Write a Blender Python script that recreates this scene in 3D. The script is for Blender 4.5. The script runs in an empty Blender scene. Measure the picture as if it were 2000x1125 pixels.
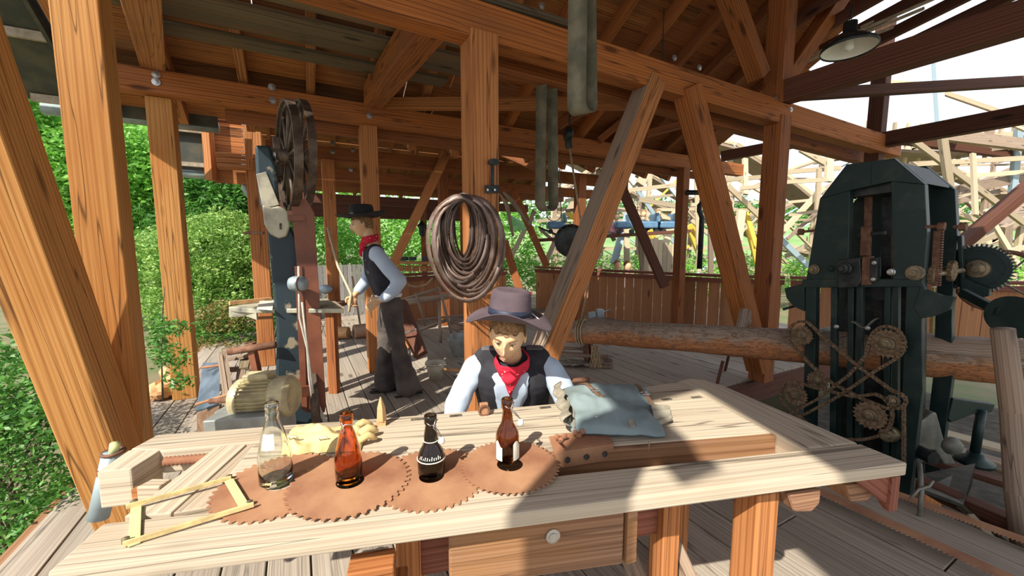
import bpy, math, random
from mathutils import Vector as Vec, Matrix, Quaternion
import mathutils.noise as mn
random.seed(7)
S = bpy.context.scene
COL = S.collection
PI = math.pi
# ---------------------------------------------------------------- camera
F = 780.0; TH = math.radians(6.0); H = 1.58
cd = bpy.data.cameras.new('camera'); cam = bpy.data.objects.new('camera', cd); COL.objects.link(cam)
cam.location = (0, 0, H); cam.rotation_euler = (PI/2-TH, 0, 0)
cd.sensor_width = 36; cd.lens = 36*F/2000; cd.clip_start = .05; cd.clip_end = 600
S.camera = cam
# ---------------------------------------------------------------- world, sun, exposure
wd = bpy.data.worlds.new('sky'); S.world = wd; wd.use_nodes = True
nt = wd.node_tree; nt.nodes.clear()
tc = nt.nodes.new('ShaderNodeTexCoord'); sp = nt.nodes.new('ShaderNodeSeparateXYZ'); rp = nt.nodes.new('ShaderNodeValToRGB')
bg = nt.nodes.new('ShaderNodeBackground'); ow = nt.nodes.new('ShaderNodeOutputWorld')
nt.links.new(tc.outputs['Generated'], sp.inputs[0]); nt.links.new(sp.outputs['Z'], rp.inputs[0])
rp.color_ramp.elements[0].position = 0.0; rp.color_ramp.elements[0].color = (.93, .93, .96, 1)
rp.color_ramp.elements[1].position = 0.9; rp.color_ramp.elements[1].color = (.74, .84, 1.0, 1)
nt.links.new(rp.outputs[0], bg.inputs[0]); bg.inputs[1].default_value = 1.15
nt.links.new(bg.outputs[0], ow.inputs[0])
TOSUN = Vec((-.366, -.621, .695)).normalized()
sl = bpy.data.lights.new('sun', 'SUN'); sl.energy = 6.2; sl.angle = math.radians(.6); sl.color = (1, .93, .80)
so = bpy.data.objects.new('sun', sl); COL.objects.link(so); so.location = (-6, -10, 12)
so.rotation_euler = TOSUN.to_track_quat('Z', 'Y').to_euler()
vs = S.view_settings; vs.view_transform = 'Standard'; vs.look = 'None'; vs.gamma = 1; vs.use_curve_mapping = False; vs.exposure = .3
try:
    S.cycles.max_bounces = 8; S.cycles.diffuse_bounces = 5; S.cycles.transparent_max_bounces = 12
    S.cycles.use_denoising = True
except Exception: pass
# ---------------------------------------------------------------- places: u runs along the tie beams, v towards the back of the hall
AU = math.radians(28.2)
U = Vec((math.cos(AU), math.sin(AU), 0)); V = Vec((-math.sin(AU), math.cos(AU), 0)); Z = Vec((0, 0, 1)); X = Vec((1, 0, 0)); Y = Vec((0, 1, 0))
C0 = Vec((0, 0, H))
def W(u, v, z): return U*u + V*v + Z*z
def ray(px, py):
    x = (px-1000)/F; y = (562.5-py)/F; c, s = math.cos(TH), math.sin(TH)
    return Vec((x, c+y*s, -s+y*c))
def Pz(px, py, z): r = ray(px, py); return C0 + r*((z-H)/r.z)
def Py(px, py, d): r = ray(px, py); return C0 + r*(d/r.y)
def Pv(px, py, v): r = ray(px, py); return C0 + r*(v/r.dot(V))
def Pu(px, py, u): r = ray(px, py); return C0 + r*(u/r.dot(U))
# ---------------------------------------------------------------- node helpers and materials
MATS = {}
def newmat(name):
    m = bpy.data.materials.new(name); m.use_nodes = True; n = m.node_tree
    b = n.nodes['Principled BSDF']; MATS[name] = m
    return m, n, b
def mapping(n, src, scale, rnd=None):
    mp = n.nodes.new('ShaderNodeMapping'); mp.inputs['Scale'].default_value = scale
    n.links.new(src, mp.inputs[0])
    if rnd is not None: n.links.new(rnd, mp.inputs['Location'])
    return mp.outputs[0]
def noise(n, vec, scale, detail=4, rough=.55, dist=0):
    t = n.nodes.new('ShaderNodeTexNoise'); t.inputs['Scale'].default_value = scale; t.inputs['Detail'].default_value = detail
    t.inputs['Roughness'].default_value = rough; t.inputs['Distortion'].default_value = dist
    n.links.new(vec, t.inputs['Vector']); return t.outputs['Fac']
def ramp(n, fac, stops):
    r = n.nodes.new('ShaderNodeValToRGB'); el = r.color_ramp.elements
    while len(el) < len(stops): el.new(.5)
    for e, (p, c) in zip(el, stops): e.position = p; e.color = (*c, 1) if len(c) == 3 else c
    n.links.new(fac, r.inputs[0]); return r.outputs[0]
def mix(n, fac, a, b, mode='MIX'):
    m = n.nodes.new('ShaderNodeMix'); m.data_type = 'RGBA'; m.blend_type = mode
    for i, x in ((0, fac), (6, a), (7, b)):
        if hasattr(x, 'is_linked') or hasattr(x, 'links'): n.links.new(x, m.inputs[i])
        else: m.inputs[i].default_value = x if i == 0 else (*x, 1)
    return m.outputs[2]
def bump(n, b, h, strength, dist=.01):
    u = n.nodes.new('ShaderNodeBump'); u.inputs['Strength'].default_value = strength; u.inputs['Distance'].default_value = dist
    n.links.new(h, u.inputs['Height']); n.links.new(u.outputs[0], b.inputs['Normal'])
def wood(name, dark, mid, light, stain=None, stain_amt=.5, rough=.75, vary=.35, crack=.5, fine=34, bstr=.5, ring=.42):
    m, n, b = newmat(name)
    uv = n.nodes.new('ShaderNodeTexCoord').outputs['UV']
    oi = n.nodes.new('ShaderNodeObjectInfo').outputs['Random']
    cx = n.nodes.new('ShaderNodeCombineXYZ'); mu = n.nodes.new('ShaderNodeMath'); mu.operation = 'MULTIPLY'; mu.inputs[1].default_value = 57
    n.links.new(oi, mu.inputs[0]); n.links.new(mu.outputs[0], cx.inputs[0]); n.links.new(mu.outputs[0], cx.inputs[2])
    base = mapping(n, uv, (1, 1, 1), cx.outputs[0])
    g = noise(n, mapping(n, base, (.45, fine*2.2, 1)), 1, 4, .6, .1)
    col = ramp(n, g, [(.28, dark), (.47, mid), (.75, light)])
    wv = n.nodes.new('ShaderNodeTexWave'); wv.wave_type = 'BANDS'; wv.bands_direction = 'Y'; wv.inputs['Scale'].default_value = 5.5
    wv.inputs['Distortion'].default_value = 9; wv.inputs['Detail'].default_value = 2; wv.inputs['Detail Scale'].default_value = .45
    n.links.new(mapping(n, base, (.16, 2.0, 1)), wv.inputs['Vector'])
    col = mix(n, ring, col, ramp(n, wv.outputs['Fac'], [(0, dark), (.25, mid), (.8, light), (1, mid)]))
    big = noise(n, mapping(n, base, (.8, 3, 1)), 1.3, 3)
    if stain: col = mix(n, ramp(n, big, [(.48, (0, 0, 0)), (.72, (stain_amt,)*3)]), col, stain)
    # knots
    vo = n.nodes.new('ShaderNodeTexVoronoi'); vo.inputs['Scale'].default_value = 1
    n.links.new(mapping(n, base, (1.5, 5.5, 1)), vo.inputs['Vector'])
    col = mix(n, ramp(n, vo.outputs['Distance'], [(.07, (.85,)*3), (.17, (0, 0, 0))]), col, tuple(c*.45 for c in dark))
    # cracks along the grain
    cr = noise(n, mapping(n, base, (.35, 11, 1)), 1.6, 1.5, .5, .15)
    ck = ramp(n, cr, [(.485, (0, 0, 0)), (.5, (crack,)*3), (.515, (0, 0, 0))])
    col = mix(n, ck, col, tuple(c*.3 for c in dark))
    # piece to piece variation
    hs = n.nodes.new('ShaderNodeHueSaturation'); mr = n.nodes.new('ShaderNodeMapRange')
    mr.inputs[3].default_value = 1-vary; mr.inputs[4].default_value = 1+vary*.8; n.links.new(oi, mr.inputs[0]); n.links.new(mr.outputs[0], hs.inputs['Value'])
    n.links.new(col, hs.inputs['Color']); n.links.new(hs.outputs[0], b.inputs['Base Color'])
    b.inputs['Roughness'].default_value = rough; b.inputs['Specular IOR Level'].default_value = .3
    bump(n, b, g, bstr, .006)
    return m
def plain(name, col, rough=.6, metal=0, col2=None, scale=8, bstr=.15, thr=(.42, .62), detail=5, vary=0, spec=.5, bscale=None):
    m, n, b = newmat(name)
    oc = n.nodes.new('ShaderNodeTexCoord').outputs['Object']
    f = noise(n, oc, scale, detail)
    c = ramp(n, f, [(thr[0], col), (thr[1], col2 or tuple(x*.72 for x in col))])
    if vary:
        oi = n.nodes.new('ShaderNodeObjectInfo').outputs['Random']
        hs = n.nodes.new('ShaderNodeHueSaturation'); mr = n.nodes.new('ShaderNodeMapRange')
        mr.inputs[3].default_value = 1-vary; mr.inputs[4].default_value = 1+vary; n.links.new(oi, mr.inputs[0]); n.links.new(mr.outputs[0], hs.inputs['Value'])
        n.links.new(c, hs.inputs['Color']); c = hs.outputs[0]
    n.links.new(c, b.inputs['Base Color']); b.inputs['Roughness'].default_value = rough; b.inputs['Metallic'].default_value = metal
    b.inputs['Specular IOR Level'].default_value = spec
    if bstr: bump(n, b, noise(n, oc, bscale or scale*3, 5), bstr, .006)
    return m
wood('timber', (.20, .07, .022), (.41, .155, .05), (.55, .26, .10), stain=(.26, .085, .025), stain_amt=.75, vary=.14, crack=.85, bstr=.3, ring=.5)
wood('timber_sun', (.30, .115, .028), (.50, .225, .062), (.62, .33, .115), stain=(.42, .15, .03), stain_amt=.8, vary=.1, crack=.9, bstr=.3, ring=.55)  # timber copy made yellower and brighter for posts in the sun
wood('timber_mid', (.15, .045, .012), (.36, .115, .028), (.52, .19, .05), stain=(.20, .075, .03), stain_amt=.7, vary=.18, crack=.8, bstr=.3, ring=.5)  # darker timber copy for beams in the hall's shade
wood('timber_deep', (.12, .038, .012), (.28, .09, .028), (.42, .15, .045), stain=(.16, .07, .035), stain_amt=.5, vary=.22, crack=.7, bstr=.35)  # darkest brown timber copy, shade under the roof put into the colour
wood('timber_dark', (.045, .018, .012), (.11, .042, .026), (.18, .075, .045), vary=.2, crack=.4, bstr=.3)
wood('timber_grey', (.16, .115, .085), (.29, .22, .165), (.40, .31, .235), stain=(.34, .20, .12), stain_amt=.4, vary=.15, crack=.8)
wood('roof_board', (.08, .03, .012), (.30, .11, .032), (.50, .21, .065), stain=(.13, .07, .04), stain_amt=.8, vary=.5, crack=.6, fine=22)
wood('stored_board', (.06, .05, .032), (.16, .125, .08), (.27, .21, .14), stain=(.30, .13, .045), stain_amt=.35, vary=.5)
wood('fence_board', (.27, .11, .045), (.42, .19, .085), (.54, .27, .13), stain=(.30, .15, .08), stain_amt=.5, vary=.18, crack=.2)
wood('rail_red', (.11, .035, .02), (.21, .07, .042), (.30, .12, .08), vary=.1, crack=.3)
wood('floor_board', (.22, .185, .15), (.35, .30, .245), (.46, .40, .33), stain=(.26, .21, .17), stain_amt=.6, vary=.14, crack=.5, fine=26)
wood('bench_top', (.36, .29, .21), (.50, .42, .32), (.59, .52, .41), stain=(.40, .29, .19), stain_amt=.6, vary=.08, crack=.85, fine=34, ring=.22)
wood('bench_side', (.14, .065, .035), (.29, .15, .085), (.42, .25, .15), stain=(.36, .17, .05), stain_amt=.6, vary=.12, crack=.5)
wood('coaster_wood', (.28, .21, .13), (.45, .36, .24), (.60, .51, .37), vary=.32, crack=.1, bstr=.1)
wood('coaster_blue', (.25, .34, .40), (.38, .50, .58), (.5, .62, .68), vary=.15, crack=.1, bstr=.1)
wood('coaster_yellow', (.55, .32, .04), (.74, .48, .06), (.85, .6, .14), vary=.15, crack=.1, bstr=.1)
wood('grey_picket', (.22, .21, .20), (.36, .35, .34), (.48, .47, .46), vary=.15)
wood('bark', (.16, .08, .045), (.38, .24, .16), (.52, .38, .27), stain=(.62, .27, .11), stain_amt=.9, vary=0, crack=1, fine=9, bstr=1)
m, n, b = newmat('log_bark')
oc_ = n.nodes.new('ShaderNodeTexCoord').outputs['Object']
uvl = n.nodes.new('ShaderNodeTexCoord').outputs['UV']
ge = n.nodes.new('ShaderNodeNewGeometry'); sz = n.nodes.new('ShaderNodeSeparateXYZ'); n.links.new(ge.outputs['Normal'], sz.inputs[0])
ma = n.nodes.new('ShaderNodeMath'); ma.operation = 'MULTIPLY_ADD'; ma.inputs[1].default_value = .5; n.links.new(sz.outputs['Z'], ma.inputs[0])
n.links.new(noise(n, oc_, 5, 6, .7), ma.inputs[2])
cl = ramp(n, ma.outputs[0], [(.30, (.50, .20, .075)), (.52, (.44, .22, .11)), (.66, (.36, .27, .20)), (.85, (.33, .26, .20))])
fl_ = noise(n, mapping(n, uvl, (3.5, 14, 1)), 1.6, 6, .65, .8)
cl = mix(n, ramp(n, fl_, [(.46, (0, 0, 0)), (.495, (.9,)*3), (.53, (0, 0, 0))]), cl, (.09, .045, .03))
cl = mix(n, ramp(n, noise(n, oc_, 11, 4), [(.56, (0, 0, 0)), (.66, (.6,)*3)]), cl, (.22, .12, .07))
n.links.new(cl, b.inputs['Base Color']); b.inputs['Roughness'].default_value = .9; bump(n, b, fl_, .9, .02)
plain('rust', (.27, .115, .062), .85, .1, (.44, .235, .125), 5, .3, (.36, .64), 8)
plain('rust_dark', (.16, .075, .045), .8, .3, (.25, .13, .08), 20, .3)
plain('blade_band', (.13, .085, .068), .5, .5, (.24, .18, .155), 9, .1, vary=.5)
plain('iron_green', (.007, .026, .024), .45, .2, (.035, .055, .048), 6, .3, (.5, .78))
plain('iron_black', (.015, .02, .022), .45, .4, (.045, .05, .05), 10, .25)
plain('iron_grey', (.16, .17, .15), .6, .5, (.26, .25, .21), 12, .2)
plain('chain_rust', (.16, .105, .06), .75, .4, (.30, .21, .13), 40, .3)
plain('hub_brass', (.30, .24, .15), .5, .7, (.16, .13, .09), 18, .2)
plain('saw_paint', (.022, .040, .052), .5, .2, (.30, .27, .19), 6, .3, (.57, .62))
plain('saw_bare', (.50, .47, .36), .5, .3, (.12, .12, .11), 5, .2, (.45, .7))
plain('wheel_iron', (.085, .06, .045), .55, .6, (.16, .12, .09), 12, .2)
plain('red_brown', (.22, .075, .038), .5, 0, (.15, .05, .028), 4, .15)
plain('motor_cream', (.62, .55, .32), .55, .1, (.42, .36, .22), 9, .2)
plain('steel', (.55, .56, .55), .35, .9, (.38, .38, .37), 20, .1)
plain('steel_blue', (.38, .47, .52), .5, .4, (.28, .34, .38), 10, .2)
plain('canvas_blue', (.24, .31, .32), .95, 0, (.18, .235, .245), 5, .5, bscale=260)
plain('canvas_edge', (.34, .31, .24), .9, 0, (.24, .21, .16), 20, .3)
plain('glove_hide', (.70, .55, .26), .85, 0, (.54, .40, .18), 9, .4)
plain('leather', (.15, .085, .05), .6, 0, (.22, .13, .08), 18, .3)
plain('boot_black', (.022, .02, .022), .38, 0, (.05, .04, .035), 18, .2)
plain('boot_brown', (.10, .07, .06), .5, 0, (.15, .11, .09), 18, .2)
plain('skin', (.72, .47, .27), .42, 0, (.68, .42, .23), 3, .02)
plain('lip', (.50, .24, .15), .45, 0, None, 3, 0)
plain('eye_dark', (.05, .03, .02), .3, 0, None, 3, 0)
plain('eye_white', (.62, .55, .46), .3, 0, None, 3, 0)
plain('brow', (.28, .15, .07), .9, 0, None, 60, .3)
plain('hair', (.34, .19, .08), .85, 0, (.14, .075, .035), 70, .9, bscale=110)
plain('shirt', (.50, .60, .74), .85, 0, (.44, .54, .68), 5, .25, bscale=14)
plain('vest_black', (.018, .018, .024), .9, 0, (.035, .035, .045), 8, .3, bscale=200)
plain('vest_grey', (.10, .09, .095), .9, 0, (.14, .12, .12), 8, .3, bscale=200)
plain('cord_trouser', (.055, .045, .045), .95, 0, (.14, .115, .10), 3.5, .5, (.4, .68), bscale=60)
plain('hat_black', (.010, .011, .013), .8, 0, (.02, .022, .026), 8, .2)
plain('hat_purple', (.085, .06, .075), .85, 0, (.12, .085, .10), 6, .2)
plain('hat_band', (.02, .03, .065), .55, 0, None, 8, .1)
plain('plastic_white', (.78, .76, .70), .35, 0, (.70, .68, .6), 8, 0)
plain('enamel_white', (.80, .80, .76), .3, 0, (.70, .70, .66), 5, 0)
plain('cable_grey', (.52, .50, .44), .6, 0, None, 6, 0)
plain('belt_hide', (.10, .095, .060), .75, 0, (.20, .18, .12), 6, .2)
plain('rope', (.42, .33, .21), .95, 0, (.30, .22, .13), 30, .5)
plain('log_cut', (.62, .36, .17), .8, 0, (.46, .24, .11), 7, .5)
plain('cream_metal', (.62, .58, .46), .5, 0, (.48, .43, .32), 7, .1)
plain('zinc', (.40, .43, .42), .5, .5, (.30, .33, .32), 9, .1)
plain('rule_green', (.52, .60, .30), .6, 0, (.58, .56, .26), 14, .1)
plain('rule_wood', (.66, .55, .26), .6, 0, (.5, .38, .18), 30, .1)
plain('pit_earth', (.05, .045, .035), .95, 0, (.10, .085, .06), 9, .8)
plain('dust_dark', (.06, .05, .04), .9, 0, (.14, .12, .09), 40, .6)
plain('ground', (.12, .14, .06), .95, 0, (.20, .16, .09), 1.2, .6)
plain('gutter_zinc', (.33, .40, .38), .45, .5, None, 5, 0)
plain('roof_dark', (.05, .055, .045), .8, 0, (.09, .085, .06), 6, .3)
plain('slat_pale', (.42, .36, .27), .8, 0, (.30, .24, .17), 14, .2)
plain('paper', (.80, .77, .66), .8, 0, None, 14, 0)
plain('car_blue', (.10, .21, .34), .4, .1, (.14, .28, .42), 4, 0)
plain('cloth_dark', (.06, .07, .10), .9, 0, None, 4, 0)
plain('cloth_pink', (.7, .35, .38), .9, 0, None, 4, 0)
plain('cloth_white', (.8, .8, .82), .9, 0, None, 4, 0)
plain('bark_tree', (.16, .12, .08), .95, 0, (.09, .07, .05), 12, .8)
plain('bulb', (.9, .9, .86), .3, 0, None, 4, 0)
plain('hills', (.14, .26, .08), .95, 0, (.22, .32, .12), .08, 0)
plain('awning_green', (.22, .55, .18), .8, 0, (.3, .62, .24), 3, 0)
plain('lens_glass', (.05, .075, .10), .15, .2, (.12, .16, .20), 5, 0)
def leafmat(name, a, b_, c):
    m, n, b = newmat(name)
    oc = n.nodes.new('ShaderNodeTexCoord').outputs['Object']
    f = noise(n, oc, 3.1, 6, .8)
    w = n.nodes.new('ShaderNodeTexWhiteNoise'); sn = n.nodes.new('ShaderNodeVectorMath'); sn.operation = 'SNAP'; sn.inputs[1].default_value = (.07,)*3
    n.links.new(oc, sn.inputs[0]); n.links.new(sn.outputs[0], w.inputs[0])
    cc = mix(n, .5, ramp(n, f, [(.3, a), (.52, b_), (.75, c)]), ramp(n, w.outputs['Value'], [(.1, a), (.5, b_), (.95, c)]))
    n.links.new(cc, b.inputs['Base Color']); b.inputs['Roughness'].default_value = .45
    tr = n.nodes.new('ShaderNodeBsdfTranslucent'); n.links.new(cc, tr.inputs[0]); ms = n.nodes.new('ShaderNodeMixShader'); ms.inputs[0].default_value = .35
    n.links.new(b.outputs[0], ms.inputs[1]); n.links.new(tr.outputs[0], ms.inputs[2]); n.links.new(ms.outputs[0], n.nodes['Material Output'].inputs[0])
leafmat('leaf_shrub', (.07, .20, .03), (.25, .46, .09), (.58, .74, .24))
leafmat('leaf_deep', (.03, .12, .02), (.10, .30, .05), (.24, .48, .10))
leafmat('leaf_tree', (.08, .26, .03), (.22, .52, .07), (.42, .72, .18))
leafmat('leaf_brown', (.16, .12, .03), (.26, .20, .06), (.34, .32, .10))
def glass(name, col, rough=.03):
    m, n, b = newmat(name); b.inputs['Base Color'].default_value = (*col, 1); b.inputs['Roughness'].default_value = rough
    b.inputs['Transmission Weight'].default_value = 1; b.inputs['IOR'].default_value = 1.45
glass('glass_clear', (.93, .96, .93), .05); glass('glass_amber', (.72, .30, .07), .04); glass('glass_brown', (.42, .19, .07), .06); glass('glass_smoke', (.16, .12, .09), .2)
# bandana: red with white dots and a pale wavy border
m, n, b = newmat('bandana')
uvb = n.nodes.new('ShaderNodeTexCoord').outputs['UV']
vo = n.nodes.new('ShaderNodeTexVoronoi'); vo.inputs['Scale'].default_value = 1; vo.inputs['Randomness'].default_value = .55
n.links.new(mapping(n, uvb, (42, 42, 1)), vo.inputs['Vector'])
red = ramp(n, noise(n, uvb, 9, 3), [(.4, (.62, .012, .04)), (.7, (.46, .008, .03))])
red = mix(n, ramp(n, vo.outputs['Distance'], [(.16, (1, 1, 1)), (.20, (0, 0, 0))]), red, (.9, .78, .78))
n.links.new(red, b.inputs['Base Color']); b.inputs['Roughness'].default_value = .85
# ---------------------------------------------------------------- mesh builder
class MB:
    def __init__(s): s.v = []; s.f = []; s.uv = []
    def quad(s, ids, uvs): s.f.append(ids); s.uv.append(uvs)
    def bar(s, A, B, w, h, up=Z, j=0):
        """a sawn timber from A to B, w across and h along up; UV u runs along the grain in metres"""
        A = Vec(A); B = Vec(B); d = (B-A); L = d.length
        if L < 1e-6: return s
        d.normalize()
        up = Vec(up)
        if abs(d.dot(up)) > .99: up = Y if abs(d.y) < .9 else X
        sd = d.cross(up).normalized(); uu = sd.cross(d).normalized(); b0 = len(s.v); r = random.random()*20
        for P in (A, B):
            for a, c in ((-1, -1), (1, -1), (1, 1), (-1, 1)):
                s.v.append(P + sd*(a*w/2+random.uniform(-j, j)) + uu*(c*h/2+random.uniform(-j, j)))
        per = [0, w, w+h, 2*w+h, 2*w+2*h]
        for k in range(4):
            k2 = (k+1) % 4
            s.quad((b0+k, b0+4+k, b0+4+k2, b0+k2), ((r, r+per[k]), (r+L, r+per[k]), (r+L, r+per[k+1]), (r, r+per[k+1])))
        s.quad((b0, b0+1, b0+2, b0+3), ((r, r), (r+.05, r+w), (r+.05+h*.3, r+w), (r+h*.3, r)))
        s.quad((b0+7, b0+6, b0+5, b0+4), ((r, r), (r+.05, r+w), (r+.05+h*.3, r+w), (r+h*.3, r)))
        return s
    def box(s, c, sx, sy, sz, ax=X, up=Z):
        c = Vec(c); ax = Vec(ax).normalized(); return s.bar(c-ax*sx/2, c+ax*sx/2, sy, sz, up)
    def prism(s, pts, ext):
        """closed outline (3-D points) pushed along ext"""
        ext = Vec(ext); b0 = len(s.v); n_ = len(pts); pts = [Vec(p) for p in pts]
        nrm = Vec((0, 0, 0))
        for i in range(n_): nrm += pts[i].cross(pts[(i+1) % n_])
        if nrm.dot(ext) > 0: pts = pts[::-1]
        s.v += pts + [p+ext for p in pts]
        e0 = (pts[1]-pts[0]).normalized() if n_ < 8 else X; a = max(range(n_), key=lambda i: (pts[(i+1) % n_]-pts[i]).length)
        e0 = (pts[(a+1) % n_]-pts[a]).normalized(); e1 = e0.cross(ext).normalized(); o = pts[0]
        T = lambda p: ((p-o).dot(e0), (p-o).dot(e1))
        s.quad(tuple(b0+i for i in range(n_)), tuple(T(p) for p in pts))
        s.quad(tuple(b0+n_+i for i in reversed(range(n_))), tuple(T(p) for p in reversed(pts)))
        el = ext.length; acc = 0
        for i in range(n_):
            k = (i+1) % n_; l = (pts[k]-pts[i]).length
            s.quad((b0+i, b0+n_+i, b0+n_+k, b0+k), ((acc, 0), (acc, el), (acc+l, el), (acc+l, 0))); acc += l
        return s
    def ring(s, pts):
        b0 = len(s.v); s.v += [Vec(p) for p in pts]; return b0
    def bridge(s, a, b, n_, u0, u1, per=1.0, closed=True):
        for i in range(n_ if closed else n_-1):
            k = (i+1) % n_
            s.quad((a+i, a+k, b+k, b+i), ((u0, per*i/n_), (u0, per*(i+1)/n_), (u1, per*(i+1)/n_), (u1, per*i/n_)))
    def cap(s, a, n_, flip=False):
        ids = tuple(a+i for i in range(n_)); uv = tuple((.1*math.cos(2*PI*i/n_), .1*math.sin(2*PI*i/n_)) for i in range(n_))
        if not flip: ids = ids[::-1]; uv = uv[::-1]
        s.quad(ids, uv)
    def tube(s, pts, r, n_=10, closed=False, caps=True, flat=1.0, up=None):
        """a round (or flattened) tube along points; r may be a list"""
        pts = [Vec(p) for p in pts]; m_ = len(pts); rr = r if isinstance(r, (list, tuple)) else [r]*m_
        pu = None; rings = []; acc = 0
        for i, p in enumerate(pts):
            if closed: d = (pts[(i+1) % m_]-pts[i-1])
            else: d = pts[min(i+1, m_-1)]-pts[max(i-1, 0)]
            d.normalize()
            if pu is None: pu = Vec(up) if up is not None else (Z if abs(d.z) < .9 else X)
            elif up is not None: pu = Vec(up)
            sd = d.cross(pu)
            if sd.length < 1e-5: sd = d.cross(X)
            sd.normalize(); uu = sd.cross(d).normalized(); pu = uu
            rings.append((s.ring([p + sd*(math.cos(2*PI*k/n_)*rr[i]) + uu*(math.sin(2*PI*k/n_)*rr[i]*flat) for k in range(n_)]), acc))
            if i < m_-1: acc += (pts[i+1]-p).length
        for i in range(m_-1): s.bridge(rings[i][0], rings[i+1][0], n_, rings[i][1], rings[i+1][1], 2*PI*rr[i])
        if closed: s.bridge(rings[-1][0], rings[0][0], n_, acc, acc+.1, 2*PI*rr[0])
        elif caps: s.cap(rings[0][0], n_); s.cap(rings[-1][0], n_, True)
        return s
    def cyl(s, A, B, r, n_=16, r2=None): return s.tube([A, B], [r, r if r2 is None else r2], n_)
    def lathe(s, prof, o, ax=Z, n_=24, closed=False, capa=True):
        """prof: (radius, height) pairs about ax through o"""
        o = Vec(o); ax = Vec(ax).normalized(); e = ax.orthogonal().normalized(); g = ax.cross(e); prev = None; acc = 0
        for q, (r, h) in enumerate(prof):
            a = s.ring([o+ax*h+(e*math.cos(2*PI*k/n_)+g*math.sin(2*PI*k/n_))*max(r, 1e-4) for k in range(n_)])
            if prev is not None: s.bridge(prev, a, n_, acc, acc+.05, 2*PI*max(r, .01))
            else: first = a
            prev = a; acc += .05
        if closed: s.bridge(prev, first, n_, acc, acc+.05)
        elif capa: s.cap(first, n_); s.cap(prev, n_, True)
        return s
    def grid(s, fn, nu, nv, closed_u=False, su=1, sv=1):
        b0 = len(s.v)
        for i in range(nu):
            for j in range(nv): s.v.append(Vec(fn(i/(nu if closed_u else nu-1), j/(nv-1))))
        for i in range(nu if closed_u else nu-1):
            for j in range(nv-1):
                a = b0+i*nv+j; c = b0+((i+1) % nu)*nv+j
                u0, u1, v0, v1 = i/nu*su, (i+1)/nu*su, j/(nv-1)*sv, (j+1)/(nv-1)*sv
                s.quad((a, c, c+1, a+1), ((u0, v0), (u1, v0), (u1, v1), (u0, v1)))
        return s
    def sphere(s, c, r, n_=14, sc=(1, 1, 1)):
        c = Vec(c); return s.grid(lambda a, b: c+Vec((math.cos(2*PI*a)*math.sin(PI*b)*r*sc[0], math.sin(2*PI*a)*math.sin(PI*b)*r*sc[1], math.cos(PI*b)*r*sc[2])), n_, max(6, n_//2+1), True)
    def build(s, name, mat, parent=None, at=None, smooth=False, bevel=0, label=None, solid=0):
        L = Vec((0, 0, 0)); p = parent
        while p is not None: L = L + p.location; p = p.parent
        a = Vec(at) if at is not None else L
        me = bpy.data.meshes.new(name); me.from_pydata([tuple(x-a) for x in s.v], [], s.f)
        ul = me.uv_layers.new(name='UVMap'); flat = [c for q in s.uv for t in q for c in t]
        ul.data.foreach_set('uv', flat)
        me.materials.append(MATS[mat]); o = bpy.data.objects.new(name, me); COL.objects.link(o)
        if parent is not None: o.parent = parent; o.location = a-L
        else: o.location = a
        if smooth: me.polygons.foreach_set('use_smooth', [True]*len(me.polygons))
        if solid:
            md = o.modifiers.new('thick', 'SOLIDIFY'); md.thickness = solid; md.offset = 0
        if bevel:
            md = o.modifiers.new('bevel', 'BEVEL'); md.width = bevel; md.segments = 2; md.limit_method = 'ANGLE'; md.angle_limit = .6
        if label: o['label'] = label
        return o
def tag(o, label, cat, group=None, kind=None):
    if label: o['label'] = label
    if cat: o['category'] = cat
    if group: o['group'] = group
    if kind: o['kind'] = kind
    return o
def thing(name, label, cat, loc, group=None):
    o = bpy.data.objects.new(name, None); o.empty_display_size = .1; COL.objects.link(o); o.location = loc
    return tag(o, label, cat, group)
def struct(name, loc=(0, 0, 0)):
    o = bpy.data.objects.new(name, None); COL.objects.link(o); o.location = loc; o['kind'] = 'structure'; return o
def letters(par, name, text, mat, place, size, gap=1.0):
    """raised lettering; place(x, y, z) maps flat text coordinates (metres) onto the thing"""
    cu = bpy.data.curves.new('t', 'FONT'); cu.body = text; cu.size = size; cu.extrude = size*.04; cu.resolution_u = 2; cu.space_character = gap; cu.align_x = 'CENTER'
    ob = bpy.data.objects.new('t', cu); COL.objects.link(ob); bpy.context.view_layer.update()
    me = ob.evaluated_get(bpy.context.evaluated_depsgraph_get()).to_mesh(); m = MB()
    m.v = [Vec(place(*v.co)) for v in me.vertices]
    for p in me.polygons: m.quad(tuple(p.vertices), tuple((0, 0) for _ in p.vertices))
    bpy.data.objects.remove(ob); bpy.data.curves.remove(cu)
    return m.build(name, mat, par)
def one(mb, name, mat, label, cat, at, **k):
    g = k.pop('group', None); return tag(mb.build(name, mat, None, at, **k), label, cat, g)
def timber(name, label, A, B, w, h, mat='timber', up=Z, cat='beam', bolts=(), group=None, bolt_n=None):
    A = Vec(A); B = Vec(B)
    L = (B-A).length; mb = MB(); mb.bar(A, B, w, h, up)
    o = one(mb, name, mat, label, cat, A, bevel=.006, group=group)
    for p in bolts: bolt(o, p, bolt_n or -V)
    return o
def bolt(par, p, nrm, r=.026):
    p = Vec(p); nrm = Vec(nrm).normalized()
    MB().lathe([(r, -.004), (r, .004), (r*.5, .005), (r*.5, .010), (r*.2, .011)], p, nrm, 12).build('bolt', 'steel', par)
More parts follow.
